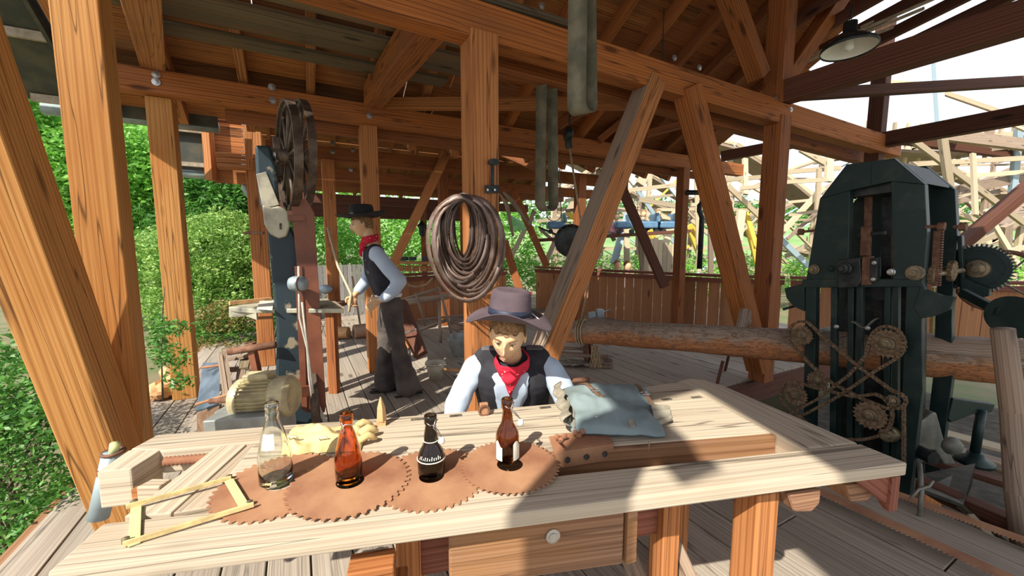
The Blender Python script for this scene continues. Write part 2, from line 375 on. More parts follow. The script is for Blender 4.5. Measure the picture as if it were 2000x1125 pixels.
# ================================================================ SETTING: floor, ground, roof
fl = struct('floor')
VB = []
def plank_row(u0, u1, v0, v1, cuts, z=0):
    vs_ = [v0]+sorted(c for c in cuts if v0+.3 < c < v1-.3)+[v1]
    for a, c in zip(vs_, vs_[1:]):
        zz = z+random.uniform(-.003, .003); g = .004
        mb = MB(); mb.bar(W((u0+u1)/2, a+g, zz-.02), W((u0+u1)/2, c-g, zz-.02), (u1-u0)-.009, .04)
        mb.build('plank', 'floor_board', fl, bevel=.003)
u = -1.38; pw = .195
while u < 8.6:
    # the pit around the gang saw interrupts the deck
    if u+pw/2 > 3.22:
        t_ = min(1, (u-3.22)/1.0)
        plank_row(u, u+pw, 2.75, 10.5, [2.75+random.uniform(1.5, 5.5)])
    else:
        lo = -1.6
        plank_row(u, u+pw, lo, 12.6, [random.uniform(lo+1, 5), random.uniform(5.5, 11)])
    u += pw
# deck boards beside the pit, laid askew along the bench's right
MB().bar(W(-1.40, -1.6, -.09), W(-1.40, 12.6, -.09), .05, .16).build('edge_beam', 'bench_side', fl)
# joist seen at the pit edge and pit walls
pit = struct('trim_1')
MB().bar(W(3.24, -1.6, -.16), W(3.24, 2.75, -.16), .06, .26).build('pit_joist', 'timber_dark', pit)
MB().bar(W(3.2, 2.74, -.16), W(8.6, 2.74, -.16), .06, .26).build('pit_joist', 'timber_dark', pit)
g = MB(); g.grid(lambda a, b: W(3.1+a*5.5, -1.8+b*4.7, -.70+.06*mn.noise(Vec((a*9, b*9, 0)))), 24, 24)
tag(g.build('ground_pit', 'pit_earth', smooth=True), None, None, kind='structure')
def gz(x, y):
    p = Vec((x, y, 0)); u_ = p.dot(U)
    return -.98+.12*mn.noise(Vec((x*.15, y*.15, 0)))
g = MB(); g.grid(lambda a, b: Vec((-60+a*170, -12+b*140, 0))+Z*gz(-60+a*170, -12+b*140), 60, 60)
tag(g.build('ground', 'ground', smooth=True), None, None, kind='structure')
# far hills behind the coaster
g = MB(); g.grid(lambda a, b: Vec((-90+a*330, 115+b*60, -1+b*(14+7*mn.noise(Vec((a*5, 3, 0)))))), 60, 6)
tag(g.build('hills', 'hills', smooth=True), None, None, kind='structure')

# ---- roof over the saw hall: rafters climb from the back eave towards the ridge near the camera
rz = lambda v: 3.24+.56*(5.1-v)              # underside of rafters
RID = 1.55
roof = struct('ceiling')
UL, UR = -1.72, 6.0
def roof_z(v): return rz(v) if v >= RID else rz(RID)-.56*(RID-v)
k = 0; u = UL+.08
while u < 7.0:
    v_lo = RID
    mb = MB(); mb.bar(W(u, 5.72, rz(5.72)+.07), W(u, v_lo, rz(v_lo)+.07), .085, .14)
    mb.build('rafter', 'timber' if u < 2.2 else 'timber_mid' if u < 4.5 else 'timber_deep', roof, bevel=.004)  # rafters darken towards the right to imitate roof shade
    if True:
        mb = MB(); mb.bar(W(u, RID, rz(RID)+.07), W(u, -.9, roof_z(-.9)+.07), .085, .14); mb.build('rafter', 'timber', roof)
    u += .62; k += 1
# boards, each its own piece, running across the rafters
v = 5.74; k = 0
while v > RID:
    w_ = random.uniform(.17, .23); vm = v-w_/2
    ur = 7.1 if v > 3.6 else 7.1-(3.6-v)*.6
    cuts = [UL]+sorted([random.uniform(-.5, 2), random.uniform(2.2, 4.5)])+[ur]
    dz = .012*(k % 2)
    for a, c in zip(cuts, cuts[1:]):
        MB().bar(W(a+.004, vm, rz(vm)+.155+dz), W(c-.004, vm, rz(vm)+.155+dz), w_*1.14+.012, .022, up=(Z+V*.56)).build('roof_board', 'roof_board' if a < 2 else 'timber_deep', roof)  # right-hand boards take the darker wood as painted shade
    v -= w_*.985; k += 1
v = RID
while v > -2.3:
    vm = v-.15
    MB().bar(W(UL if v > -.5 else -1.22, vm, roof_z(vm)+.155), W(6.6, vm, roof_z(vm)+.155), .345, .022, up=(Z-V*.56)).build('roof_board', 'roof_board', roof)  # unseen front edge stepped and lengthened to shape sun patches below
    v -= .3
# verge board with pale slats, eave gutter
MB().bar(W(UL-.03, 5.74, rz(5.74)+.10), W(UL-.03, RID, rz(RID)+.10), .03, .22, up=Z).build('verge_board', 'roof_dark', roof)
for q, vv in enumerate((5.62, 5.0, 4.38)):
    MB().bar(W(UL-.42, vv, rz(vv)+.03), W(UL+.02, vv, rz(vv)+.03), .035, .07).build('slat', 'slat_pale', roof)
MB().bar(W(UL-.28, 5.7, rz(5.7)+.09), W(UL-.28, 3.0, rz(3.0)+.09), .50, .03, up=(Z+V*.56)).build('verge_board', 'roof_dark', roof)
MB().tube([W(UL-.42, 5.80, 2.93), W(-.72, 5.80, 2.93)], .06, 10).build('gutter', 'gutter_zinc', roof, smooth=True)
MB().bar(W(UL, 5.735, rz(5.735)+.10), W(-.72, 5.735, rz(5.735)+.10), .03, .14).build('eave_board', 'roof_dark', roof)

# ---- lower roof of the hall behind
roof2 = struct('ceiling_2')
r2 = lambda v: 3.02+.50*(v-6.3)
for q in range(7):
    vv = 6.3+q*.0
u = -1.15
while u < 7.5:
    MB().bar(W(u, 6.25, r2(6.25)+.06), W(u, 9.9, r2(9.9)+.06), .08, .13).build('rafter', 'timber_deep', roof2)
    MB().bar(W(u, 9.9, r2(9.9)+.06), W(u, 13.4, r2(9.9)-.5*3.5+.06), .08, .13).build('rafter', 'timber_deep', roof2)
    u += .7
v = 6.2; k = 0
while v < 9.9:
    MB().bar(W(-1.3, v+.12, r2(v+.12)+.14+.01*(k % 2)), W(7.6, v+.12, r2(v+.12)+.14+.01*(k % 2)), .27, .022, up=(Z-V*.5)).build('roof_board', 'timber_dark', roof2)  # rear roof boards darkened so the space beneath looks dim
    v += .24; k += 1
v = 9.9
while v < 13.4:
    z_ = r2(9.9)-.5*(v+.25-9.9)+.14
    MB().bar(W(-1.3, v+.25, z_), W(7.6, v+.25, z_), .54, .022, up=(Z+V*.5)).build('roof_board', 'roof_board', roof2)
    v += .5
# ---- drop-end gable with boards behind the band saw (vertical boarded end and slatted shutter)
gb = struct('wall_left')
for q in range(9):
    z_ = 2.42+q*.115
    MB().bar(W(-.86, 6.22, z_), W(-.42, 6.22, z_), .02, .118, up=Z).build('board', 'roof_board', gb)
MB().bar(W(-.88, 6.15, 2.38), W(-.88, 6.15, 3.35), .09, .09, up=Y).build('corner_stud', 'timber', gb)
sh = MB(); sh.bar(W(-1.17, 6.25, 2.50), W(-1.17, 6.25, 3.14), .44, .03, up=V); sh.build('board', 'roof_dark', gb)
for z_ in (2.56, 2.96): MB().bar(W(-1.38, 6.2, z_), W(-.94, 6.2, z_), .05, .05).build('slat', 'slat_pale', gb)
MB().tube([W(-1.42, 6.3, 2.46), W(-.5, 6.3, 2.46)], .05, 8).build('gutter', 'gutter_zinc', gb, smooth=True)
MB().tube([W(-.55, 6.3, 2.45), W(-.55, 6.3, 2.32), W(-.45, 6.35, 2.12), W(-.42, 6.4, 1.2)], .045, 8).build('downpipe', 'gutter_zinc', gb, smooth=True)

# ================================================================ TIMBER FRAME (each timber a thing)
# long double tie beams
b0 = timber('tie_beam', 'massive orange-brown beam crossing the top right in front of the roof', W(-2.0, 2.66, 3.115), W(7.75, 2.66, 2.985), .16, .235, 'timber_mid', bolts=())
for (px, py) in ((960, -8), (1058, 12), (1317, 113), (1366, 132), (1516, 190), (1545, 190), (1545, 214)):
    p = Pv(px, py, 2.58); bolt(b0, p, -V)
MB().bar(W(7.74, 2.66, 2.985), W(7.765, 2.66, 2.985), .15, .2).build('end_plate', 'steel_blue', b0)
timber('tie_beam', 'brown companion beam running just behind the massive top right beam', W(1.3, 2.99, 3.04), W(7.9, 2.99, 2.90), .12, .17, 'timber_deep')
b1 = timber('tie_beam', 'long horizontal beam carried by three posts above the band saw', W(-1.75, 5.1, 3.115), W(7.95, 5.1, 3.09), .15, .22, 'timber_mid')
for (px, py) in ((305, 145), (305, 160), (531, 170), (533, 196), (721, 205), (722, 226), (1353, 316), (1353, 329)):
    bolt(b1, Pv(px, py, 5.02), -V, .035)
timber('tie_beam', 'thin ledger beam hidden just behind the band saw beam', W(-.6, 5.36, 2.97), W(7.4, 5.36, 2.95), .10, .12, 'timber_deep')
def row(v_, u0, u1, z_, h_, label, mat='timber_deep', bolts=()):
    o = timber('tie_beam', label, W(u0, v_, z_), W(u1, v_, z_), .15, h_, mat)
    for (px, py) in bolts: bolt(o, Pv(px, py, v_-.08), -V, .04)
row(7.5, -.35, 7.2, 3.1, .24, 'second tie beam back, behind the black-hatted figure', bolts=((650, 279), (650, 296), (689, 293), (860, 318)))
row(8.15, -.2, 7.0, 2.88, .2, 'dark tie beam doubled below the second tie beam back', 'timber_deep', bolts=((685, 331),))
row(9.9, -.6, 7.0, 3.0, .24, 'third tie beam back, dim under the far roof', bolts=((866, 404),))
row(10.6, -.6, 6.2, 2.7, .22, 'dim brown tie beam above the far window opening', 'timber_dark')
row(12.3, -.35, 6.0, 2.68, .60, 'farthest dark lintel over the garden opening', 'timber_dark')  # made deep and dark to stand in for gloom under the far roof
# posts
def post(label, u, v, z0, z1, w=.19, mat='timber', rz_=0, group=None):
    return timber('timber_post', label, W(u, v, z0), W(u, v, z1), w, w, mat, up=V, cat='post', group=group)
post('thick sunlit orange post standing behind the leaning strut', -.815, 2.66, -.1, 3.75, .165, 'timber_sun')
pc = post('central square post hung with the coil of saw bands', 1.17, 2.66, 0, 3.0, .20)
post('slim sunlit post in front of the shrubs with a branch creeping on it', -1.1, 5.22, 0, 3.0, .20, 'timber_sun')
post('post rising right above the hat of the standing figure', .82, 5.2, 0, 3.0, .19)
post('orange post between the band saw and the standing figure', .52, 7.45, 0, 3.0, .19)
post('orange post half hidden behind the band saw column', -.42, 6.15, 0, 3.0, .19)
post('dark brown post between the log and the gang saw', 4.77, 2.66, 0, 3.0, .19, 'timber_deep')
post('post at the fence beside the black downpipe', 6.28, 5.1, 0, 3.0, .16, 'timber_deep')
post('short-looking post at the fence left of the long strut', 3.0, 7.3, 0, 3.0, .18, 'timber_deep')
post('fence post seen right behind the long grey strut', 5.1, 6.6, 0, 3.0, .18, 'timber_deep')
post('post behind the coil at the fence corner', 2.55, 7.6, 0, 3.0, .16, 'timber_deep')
for (px, d, lb) in ((829, 11.2, 'upright post in the garden opening under the lantern'), (905, 10.8, 'post hidden partly by the saw band coil')):
    p = Py(px, 500, d); timber('timber_post', lb, (p.x, p.y, 0), (p.x, p.y, 2.7), .14, .14, 'timber_deep', up=Y, cat='post')
a, c = Py(862, 430, 11.0), Py(838, 512, 11.0); timber('brace', 'slanting brace in the garden opening beside the lantern post', a, c, .14, .14, 'timber_deep', up=Y, cat='brace')
post('dark post above the gang saw carrying the far beam end', 7.3, 2.72, 2.2, 4.75, .17, 'timber_dark')
# posts outside the frame whose shadows fall across the bench
post('roof post behind the photographer, left', -1.10, -.22, 0, 3.3, .20)
# struts
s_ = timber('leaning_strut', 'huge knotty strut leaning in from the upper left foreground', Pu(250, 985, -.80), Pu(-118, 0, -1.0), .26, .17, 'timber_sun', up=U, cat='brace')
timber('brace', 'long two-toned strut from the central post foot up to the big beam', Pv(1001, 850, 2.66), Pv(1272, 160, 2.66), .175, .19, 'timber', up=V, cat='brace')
timber('brace', 'right-hand strut descending from the big beam to the dark post', Pv(1341, 172, 2.62), Pv(1482, 720, 2.62), .19, .19, 'timber_mid', up=V, cat='brace')
timber('brace', 'diagonal brace behind the standing figure\'s shoulder', Pv(872, 300, 7.3), Pv(722, 610, 7.3), .14, .17, 'timber', up=V, cat='brace')
timber('brace', 'dark leaning prop against the bright coaster view', Py(1212, 362, 7.2), Py(1298, 560, 7.2), .15, .12, 'timber_dark', up=Y, cat='brace')
timber('brace', 'short brace rising from the fence behind the central post', Py(985, 470, 8.4), Py(1025, 600, 8.4), .16, .12, 'timber_deep', up=Y, cat='brace')
timber('brace', 'short brace meeting the fence post by the pale horn', Py(1002, 372, 9.2), Py(1068, 520, 9.2), .15, .12, 'timber_deep', up=Y, cat='brace')
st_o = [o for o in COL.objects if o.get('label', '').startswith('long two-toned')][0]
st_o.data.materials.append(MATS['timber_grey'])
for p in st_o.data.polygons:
    if p.normal.dot(U) < -.4: p.material_index = 1  # left-facing sides coloured grey to imitate the grey light on them
# cross ties running towards the camera
timber('cross_tie', 'broad sloping cross tie left of the central post top', Pv(728, 190, 5.0), Pv(842, 34, 2.8), .20, .24, 'timber_mid', up=Z, cat='beam')
timber('cross_tie', 'cross tie over the slim sunlit post', Pv(297, 112, 5.0), Pv(262, -90, 2.7), .18, .20, up=Z, cat='beam')
timber('cross_tie', 'notched stub beam tucked under the big beam by the central post', Pv(975, 75, 2.9), Pv(1240, 165, 3.4)+Z*.02, .14, .16, up=Z, cat='beam')
timber('cross_tie', 'thin level tie passing behind the central post', Vec((-1.55, 4.95, 3.26)), Vec((2.05, 4.95, 3.26)), .10, .13, up=Z, cat='beam')
timber('cross_tie', 'thick dark cross tie crossing the sky at top right', W(4.76, 2.7, 3.235), W(4.76, .2, 3.235), .16, .23, 'timber_dark', up=Z, cat='beam')
timber('cross_tie', 'slender dark rail crossing the sky below the thick tie', Py(1556, 186, 4.9), Py(2080, 154, 5.6), .10, .12, 'timber_dark', up=Z, cat='beam')
timber('cross_tie', 'lower dark tie ending at the steel-capped beam', W(7.3, 2.75, 3.05), W(7.3, .3, 3.05), .15, .2, 'timber_dark', up=Z, cat='beam')
timber('cross_tie', 'dark tie from the leaning prop towards the brown post', Py(1408, 306, 7.0), Py(1600, 270, 6.4), .12, .16, 'timber_dark', up=Z, cat='beam')
timber('brace', 'brown diagonal brace right of the gang saw', Py(1850, 500, 6.3), Py(2060, 322, 6.0), .13, .2, 'timber_dark', up=Y, cat='brace')
# king post and its two struts above the dark post
timber('king_post', 'dark king post rising into the roof above the dark post', W(4.72, 2.66, 3.12), W(4.72, 2.66, 4.58), .2, .2, 'timber_deep', up=V, cat='post')
timber('brace', 'roof strut leaning left of the king post', Pv(1482, 150, 2.66), Pv(1412, -40, 2.66), .15, .17, 'timber_mid', up=V, cat='brace')
timber('brace', 'pale roof strut leaning right of the king post', Pv(1528, 160, 2.66), Pv(1668, -45, 2.66), .15, .17, 'timber_mid', up=V, cat='brace')
# smaller visible bits between the deep rows
for (a_, c_, d_, w_, lb) in (((1090, 245), (1236, 160), 5.6, .10, 'slanting roof strut behind the hanging belts'), ((1262, 262), (1432, 218), 6.2, .10, 'light strut rising left of the right-hand strut'),
                         ((980, 300), (1050, 330), 6.8, .10, 'short tilted strut right of the iron bracket'), ((1170, 275), (1240, 215), 6.4, .1, 'short strut above the fence bay')):
    timber('brace', lb, Py(*a_, d_), Py(*c_, d_), w_, w_*1.2, 'timber_deep', up=Y, cat='brace')
# orange end blocks by the band saw
timber('rafter_end', 'sunlit orange beam end left of the band saw column', Pv(424, 314, 6.05), Pv(500, 318, 6.05), .12, .19, 'timber', up=Z, cat='beam')
ne = one(MB().bar(Pv(486, 225, 5.9), Pv(486, 330, 5.9), .07, .10, up=V), 'nailed_cleat', 'timber', 'narrow cleat bristling with nails above the band saw', 'cleat', Pv(486, 330, 5.9))
for q in range(12):
    p = Pv(480, 228+q*8.5, 5.85); MB().tube([p, p-X*.05+Z*.008], .004, 5).build('nail', 'steel', ne)
# mixed dark planks stored on the cross ties
sp_n = 0
lbs = ['bottom weathered plank of the stack stored under the roof', 'second weathered plank of the stack stored under the roof', 'third weathered plank stored under the roof', 'fourth stored plank with a bark edge under the roof', 'fifth stored plank above the bark-edged one', 'topmost stored plank under the roof']
for q, (v_, z_, u0, u1) in enumerate(((4.35, 3.34, -1.0, 1.5), (4.10, 3.40, -1.2, 1.7), (3.84, 3.36, -1.3, 2.0), (3.58, 3.43, -1.1, 2.2), (3.32, 3.38, -1.3, 2.1), (3.04, 3.44, -1.2, 2.3))):
    timber('stored_plank', lbs[q], W(u0, v_, z_), W(u1, v_-.02, z_), .22, .04+.02*(q % 2), 'stored_board', up=Z, cat='plank', group='planks stored on the cross ties')
# right hip of the roof: battens and rafters over the gang saw
hip = struct('ceiling_3')
for q in range(9):
    vv = 2.5-q*.22; z_ = 4.32
    MB().bar(W(5.35, vv, z_+.06*q), W(7.5, vv-.12, z_+.03+.06*q), .20, .02).build('roof_board', 'rail_red', hip) if q > 2 else None
for q in range(6):
    uu = 4.9+q*.38
    MB().bar(W(uu, 2.9, 4.25-q*.06), W(uu, .2, 4.72-q*.05), .06, .12).build('rafter', 'timber_dark', hip)
for q in range(5):
    a_ = Py(1640+q*38, 66-q*14, 5.0); MB().bar(Py(1500+q*60, 150-q*32, 5.0), Py(1745+q*60, 52-q*36, 4.4), .03, .025).build('batten', 'slat_pale', hip)

# ================================================================ FENCE
def fence(name, label, pts, ztop, bw=.15, zb=-.02, rail=True, mat='fence_board', bg_=.012):
    t = thing(name, label, 'fence', (pts[0][0], pts[0][1], 0))
    for (a, c) in zip(pts, pts[1:]):
        a = Vec((*a, 0)); c = Vec((*c, 0)); d = (c-a); L = d.length; d.normalize(); n_ = d.cross(Z); s = 0
        while s < L-.03:
            w_ = min(bw*random.uniform(.85, 1.15), L-s); m_ = a+d*(s+w_/2)
            if w_ > .05:
                MB().bar(m_+Z*zb, m_+Z*(ztop-.06), w_-bg_*random.choice((.4, 1, 1, 1.5)), .022, up=n_).build('board', mat, t)
            s += w_
        if rail:
            MB().bar(a+Z*(ztop-.09)+n_*.035, c+Z*(ztop-.09)+n_*.035, .04, .085).build('rail', 'rail_red', t, bevel=.004)
            MB().bar(a+Z*(ztop-.005), c+Z*(ztop-.005), .13, .05).build('cap_rail', 'rail_red', t, bevel=.004)
    return t
fence('board_fence', 'brown vertical board fence with red cap rail behind the log', [(.62, 10.2), (2.1, 8.75), (3.85, 7.15), (4.65, 6.8)], 1.05, bw=.21)
fence('board_fence', 'brown board fence continuing right behind the gang saw', [(4.75, 6.78), (7.5, 5.75), (8.6, 5.4)], 1.05, bw=.22)
fence('board_fence', 'board fence left of the coil behind the standing figure', [(-2.55, 7.75), (-1.1, 9.2), (-.15, 10.0)], 1.0, bw=.19)
fence('picket_fence', 'weathered grey picket fence between band saw and standing figure', [(-4.2, 8.6), (-2.9, 9.6)], 1.22, bw=.10, rail=False, mat='grey_picket')
# ================================================================ WORKBENCH
T1 = Vec((.9747, .2236, 0)); T2 = Vec((-.2236, .9747, 0))
def B(s, t, z): return T1*s + T2*t + Z*z
bench = thing('workbench', 'long weathered carpenter workbench with end vise and tool tray', 'workbench', B(.3, 1.3, 0))
# back slab, built from two planks with an L-shaped return at the right end
slab = MB().prism([B(-.60, 1.335, .87), B(1.30, 1.205, .87), B(1.30, 1.55, .87), B(-.60, 1.55, .87)], -Z*.085).build('slab', 'bench_top', bench, bevel=.007)
MB().prism([Pz(319, 880, .87), B(1.30, 1.553, .87), B(1.30, 1.80, .87), B(.60, 1.66, .87), B(.09, 1.665, .87), Pz(308, 848, .87), Pz(254, 877, .87)], -Z*.085).build('slab', 'bench_top', bench, bevel=.007)
MB().prism([B(1.304, 1.075, .87), B(1.535, 1.065, .87), B(1.50, 1.70, .87), B(1.47, 1.79, .87), B(1.40, 1.83, .87), B(1.304, 1.80, .87)], -Z*.085).build('end_cap', 'bench_top', bench, bevel=.01)
MB().prism([Pz(486, 867, .868), Pz(640, 862, .868), Pz(680, 930, .868), Pz(560, 962, .868), Pz(338, 1002, .868)], -Z*.05).build('corner_board', 'bench_top', bench, bevel=.003)
MB().prism([Pz(424, 871, .869), Pz(482, 867, .869), Pz(334, 1002, .869), Pz(242, 1009, .869)], -Z*.05).build('corner_board', 'bench_top', bench, bevel=.004)
MB().bar(B(-.6, 1.20, .77), B(1.32, 1.13, .77), .22, .02).build('tray', 'bench_top', bench)
MB().bar(B(-.55, 1.325, .815), B(1.30, 1.197, .815), .02, .10, up=Z).build('slab_edge', 'bench_side', bench)
fp = MB(); b_ = [B(-.812, 1.01, .87), B(1.55, .925, .87), B(1.535, 1.06, .87), B(-.812, 1.172, .87)]
fp.prism(b_, -Z*.045).build('front_plank', 'bench_top', bench, bevel=.006)
MB().bar(B(-.78, 1.13, .79), B(1.32, 1.055, .79), .04, .075).build('apron', 'bench_side', bench)
MB().bar(B(-.80, 1.03, .80), B(-.80, 1.20, .80), .04, .07).build('end_rail', 'bench_side', bench)
MB().prism([B(1.535, .93, .822), B(1.535, 1.055, .822), B(1.535, 1.055, .80), B(1.535, .95, .70), B(1.535, .93, .70)], -T1*.035).build('end_bracket', 'rail_red', bench, bevel=.003)
MB().prism([B(1.36, 1.055, .822), B(1.535, 1.055, .822), B(1.535, 1.055, .70)], -T2*.03).build('end_bracket', 'rail_red', bench, bevel=.003)
MB().prism([B(1.36, .94, .822), B(1.53, .94, .822), B(1.53, .94, .70)], T2*.02).build('end_bracket', 'rail_red', bench)
# dog holes
for (px, py) in ((1360, 776), (1302, 780), (1065, 796), (890, 812), (815, 819)):
    p = Pz(px, py, .871); MB().box(p, .05, .018, .004, T1).build('dog_hole', 'dust_dark', bench)
for (px, py) in ((945, 797),):
    p = Pz(px, py+12, .87); dg = MB().bar(p-Z*.02, p+Z*.05, .035, .022, up=T2).build('bench_dog', 'rust', bench, bevel=.003)
    MB().tube([p+Z*.02+T1*(.022*math.cos(a)) + Z*(.022*math.sin(a)) - T2*.014 for a in [i*PI/5 for i in range(10)]], .005, 6, closed=True).build('ring', 'rust_dark', dg, smooth=True)
wd_ = Pz(745, 830, .87)
sp_ = MB(); sp_.bar(wd_-Z*.02, wd_+Z*.02, .035, .028, up=T2); sp_.tube([wd_+Z*.02, wd_+Z*.07, wd_+Z*.115], [.021, .017, .003], 5); sp_.build('wooden_dog', 'log_cut', bench)
# tail vise at the left end: block, screw, handle hub
def Bp(px, py, z): return Pz(px, py, z)
MB().prism([Bp(188, 922, .87), Bp(256, 915, .87), Bp(315, 878, .87), Bp(252, 878, .87)], -Z*.125).build('vise_jaw', 'bench_top', bench, bevel=.006)
MB().prism([Bp(187, 923, .812), Bp(257, 916, .812), Bp(257, 914, .812), Bp(187, 920, .812)], -Z*.018).build('guide_rail', 'timber', bench)
MB().prism([Bp(265, 951, .84), Bp(311, 950, .84), Bp(336, 934, .84), Bp(298, 934, .84)], -Z*.07).build('vise_block', 'bench_top', bench, bevel=.005)
MB().bar(Bp(262, 962, .80), Bp(312, 958, .80), .02, .03).build('guide_rail', 'timber', bench)
a = Bp(322, 895, .86); c = Bp(428, 886, .86); sc_ = MB(); n_ = 13; prof = []
for q in range(n_*2+1): prof.append((.0125 if q % 2 else .0165, q*(c-a).length/(n_*2)))
sc_.lathe(prof, a-Z*.012, (c-a), 14).build('vise_screw', 'rust', bench, smooth=True)
MB().cyl(Py(221, 884, 1.36), Py(192, 1012, 1.32), .030, 16).build('handle_post', 'steel_blue', bench, smooth=True)
MB().cyl(Py(225, 866, 1.36), Py(222, 884, 1.36), .015, 12).build('handle_stub', 'rule_green', bench, smooth=True)
MB().tube([Py(221, 883, 1.36)+Vec((math.cos(q)*.031, math.sin(q)*.031, 0)) for q in [k*PI/8 for k in range(16)]], .006, 6, closed=True).build('collar', 'rust_dark', bench, smooth=True)
# underside: front vise chop, legs, stretchers, rollers
MB().bar(B(.06, 1.075, .695), B(.585, 1.045, .695), .045, .17).build('vise_chop', 'bench_side', bench, bevel=.008)
MB().bar(B(.59, 1.045, .695), B(.625, 1.05, .695), .05, .17).build('vise_chop_end', 'bench_side', bench)
MB().lathe([(.022, 0), (.022, .004), (.012, .005), (.012, .009)], B(.36, 1.035, .735), -T2, 14).build('bolt', 'steel', bench)
def leg(A, C, w, h): return MB().bar(A, C, w, h, up=T2).build('leg', 'timber', bench, bevel=.006)
leg(B(1.085, 1.05, 0), B(1.085, 1.05, .78), .085, .10)
leg(B(.86, 1.22, 0), B(.86, 1.22, .78), .07, .09)
leg(B(-.06, 1.24, 0), B(-.06, 1.24, .78), .07, .09)
leg(B(-.10, 1.06, 0), B(-.10, 1.06, .66), .09, .10)
leg(B(-.05, 1.62, 0), B(-.05, 1.62, .78), .09, .09)
leg(B(1.2, 1.62, 0), B(1.2, 1.62, .78), .09, .09)
MB().bar(B(-.20, 1.03, .715), B(-.085, 1.03, .715), .07, .085).build('leg_block', 'timber', bench, bevel=.004)
MB().bar(B(-.02, 1.24, .60), B(.84, 1.24, .60), .05, .15).build('stretcher', 'rail_red', bench, bevel=.004)
MB().cyl(B(.92, 1.23, .71), B(.99, 1.22, .71), .014, 10).build('peg', 'log_cut', bench)
for (s_, t_) in ((1.13, 1.0), (1.36, 1.0)):
    MB().prism([B(s_, t_-.03, .79), B(s_+.13, t_-.03, .79), B(s_+.13, t_-.03, .74), B(s_+.10, t_-.03, .715), B(s_+.03, t_-.03, .725)], T2*.09).build('support_block', 'bench_side', bench, bevel=.008)
for (a_, c_) in ((B(.93, 1.3, .45), B(1.0, .9, .05)), (B(.78, 1.34, .36), B(.86, 1.0, .03))):
    MB().bar(a_, c_, .045, .06).build('leg_brace', 'timber_grey', bench)

# ================================================================ SAW BLADES on the bench
def blade(cx, cy, R, nt_, hole, z, label, rot=0, mat='rust'):
    c = Bp(cx, cy, z); m = MB(); N = nt_*4; pts = []
    for i in range(nt_):
        a0 = 2*PI*i/nt_+rot; d = 2*PI/nt_
        for f_, r_ in ((0, 1.0), (.28, .985), (.45, .935), (.78, .925)):
            pts.append((a0+d*f_, R*r_))
    n_ = len(pts); th = .003
    rings = []
    for (rr, zz) in ((None, th), (.80, th), (.45, th), (hole, th), (hole, 0), (None, 0)):
        if rr is None: rings.append(m.ring([c+Vec((math.cos(a)*r, math.sin(a)*r, zz)) for a, r in pts]))
        else:
            q = rr*R if rr != hole else hole
            rings.append(m.ring([c+Vec((math.cos(a)*q, math.sin(a)*q, zz)) for a, r in pts]))
    for a, b2 in zip(rings, rings[1:]): m.bridge(b2, a, n_, 0, .1, 1)
    m.bridge(rings[0], rings[-1], n_, 0, .1, 1)
    o = one(m, 'circular_saw_blade', mat, label, 'saw blade', c, group='rusty saw blades on the bench')
    return o
ZB = .8715
blade(548, 945, .178, 44, .040, ZB, 'rusty circular saw blade under the folding rule around the clear bottle', .1)
blade(843, 931, .172, 46, .038, ZB, 'rusty circular saw blade round the small dark bottle, under its neighbours', .3)
blade(684, 941, .176, 42, .040, ZB+.005, 'rusty circular saw blade encircling the orange amber bottle', .2)
blade(996, 908, .160, 50, .042, ZB+.005, 'greyer rimmed circular saw blade around the labelled amber bottle', 0)
# ================================================================ BOTTLES
def bottle(px, py, prof, label, gmat, wire=None, dust=None, label_patch=None):
    c = Bp(px, py, .874)
    t = thing('bottle', label, 'bottle', c)
    m = MB(); inner = [(max(.002, r-.0035), h) for r, h in prof[1:]]
    inner[0] = (inner[0][0], .006)
    m.lathe([(0.001, .004)]+prof+inner[::-1]+[(.001, .007)], c, Z, 40, capa=False).build('glass_body', gmat, t, smooth=True)
    if dust: MB().lathe([(.001, .008), (dust[0], .008), (dust[0], dust[1]*.7), (dust[0]*.6, dust[1]), (.001, dust[1]*.8)], c, Z, 28, capa=False).build('grime', 'dust_dark', t, smooth=True)
    return t, c
t, c = bottle(540, 940, [(.040, 0), (.045, .006), (.046, .05), (.0455, .085), (.040, .115), (.030, .155), (.020, .19), (.0165, .203), (.019, .208), (.0185, .222), (.0165, .226), (.019, .229), (.0185, .246), (.015, .248)],
       'tall conical clear glass bottle with a white neck tag', 'glass_clear', dust=(.040, .022))
MB().grid(lambda a, b: c+Vec((math.cos(-1.9+a*.9)*(.0325+.010*(1-b)*.9), math.sin(-1.9+a*.9)*(.0325+.010*(1-b)*.9), .118+b*.045)), 8, 5).build('neck_tag', 'paper', t, solid=.0006)
letters(t, 'embossed_letters', 'ISCHE', 'glass_clear', lambda x, y, z: c+Vec((math.cos(-1.45+x/.046)*(.0462+z), math.sin(-1.45+x/.046)*(.0462+z), .066+y)), .017)
t, c = bottle(682, 936, [(.034, 0), (.038, .006), (.039, .05), (.0385, .075), (.033, .105), (.023, .145), (.0165, .165), (.015, .172), (.0175, .178), (.0195, .18), (.0195, .208), (.016, .211)],
       'orange amber bottle with wire bail and dark sediment', 'glass_amber', dust=(.034, .026))
w_ = MB(); w_.tube([c+Vec((-.020, -.004, .19)), c+Vec((-.004, -.022, .186)), c+Vec((.002, -.024, .165)), c+Vec((-.004, -.024, .158)), c+Vec((-.008, -.023, .166)), c+Vec((.003, -.022, .183)), c+Vec((.022, -.010, .178)), c+Vec((.030, 0, .185)), c+Vec((.021, .012, .192))], .0016, 6); w_.build('wire_bail', 'steel', t, smooth=True)
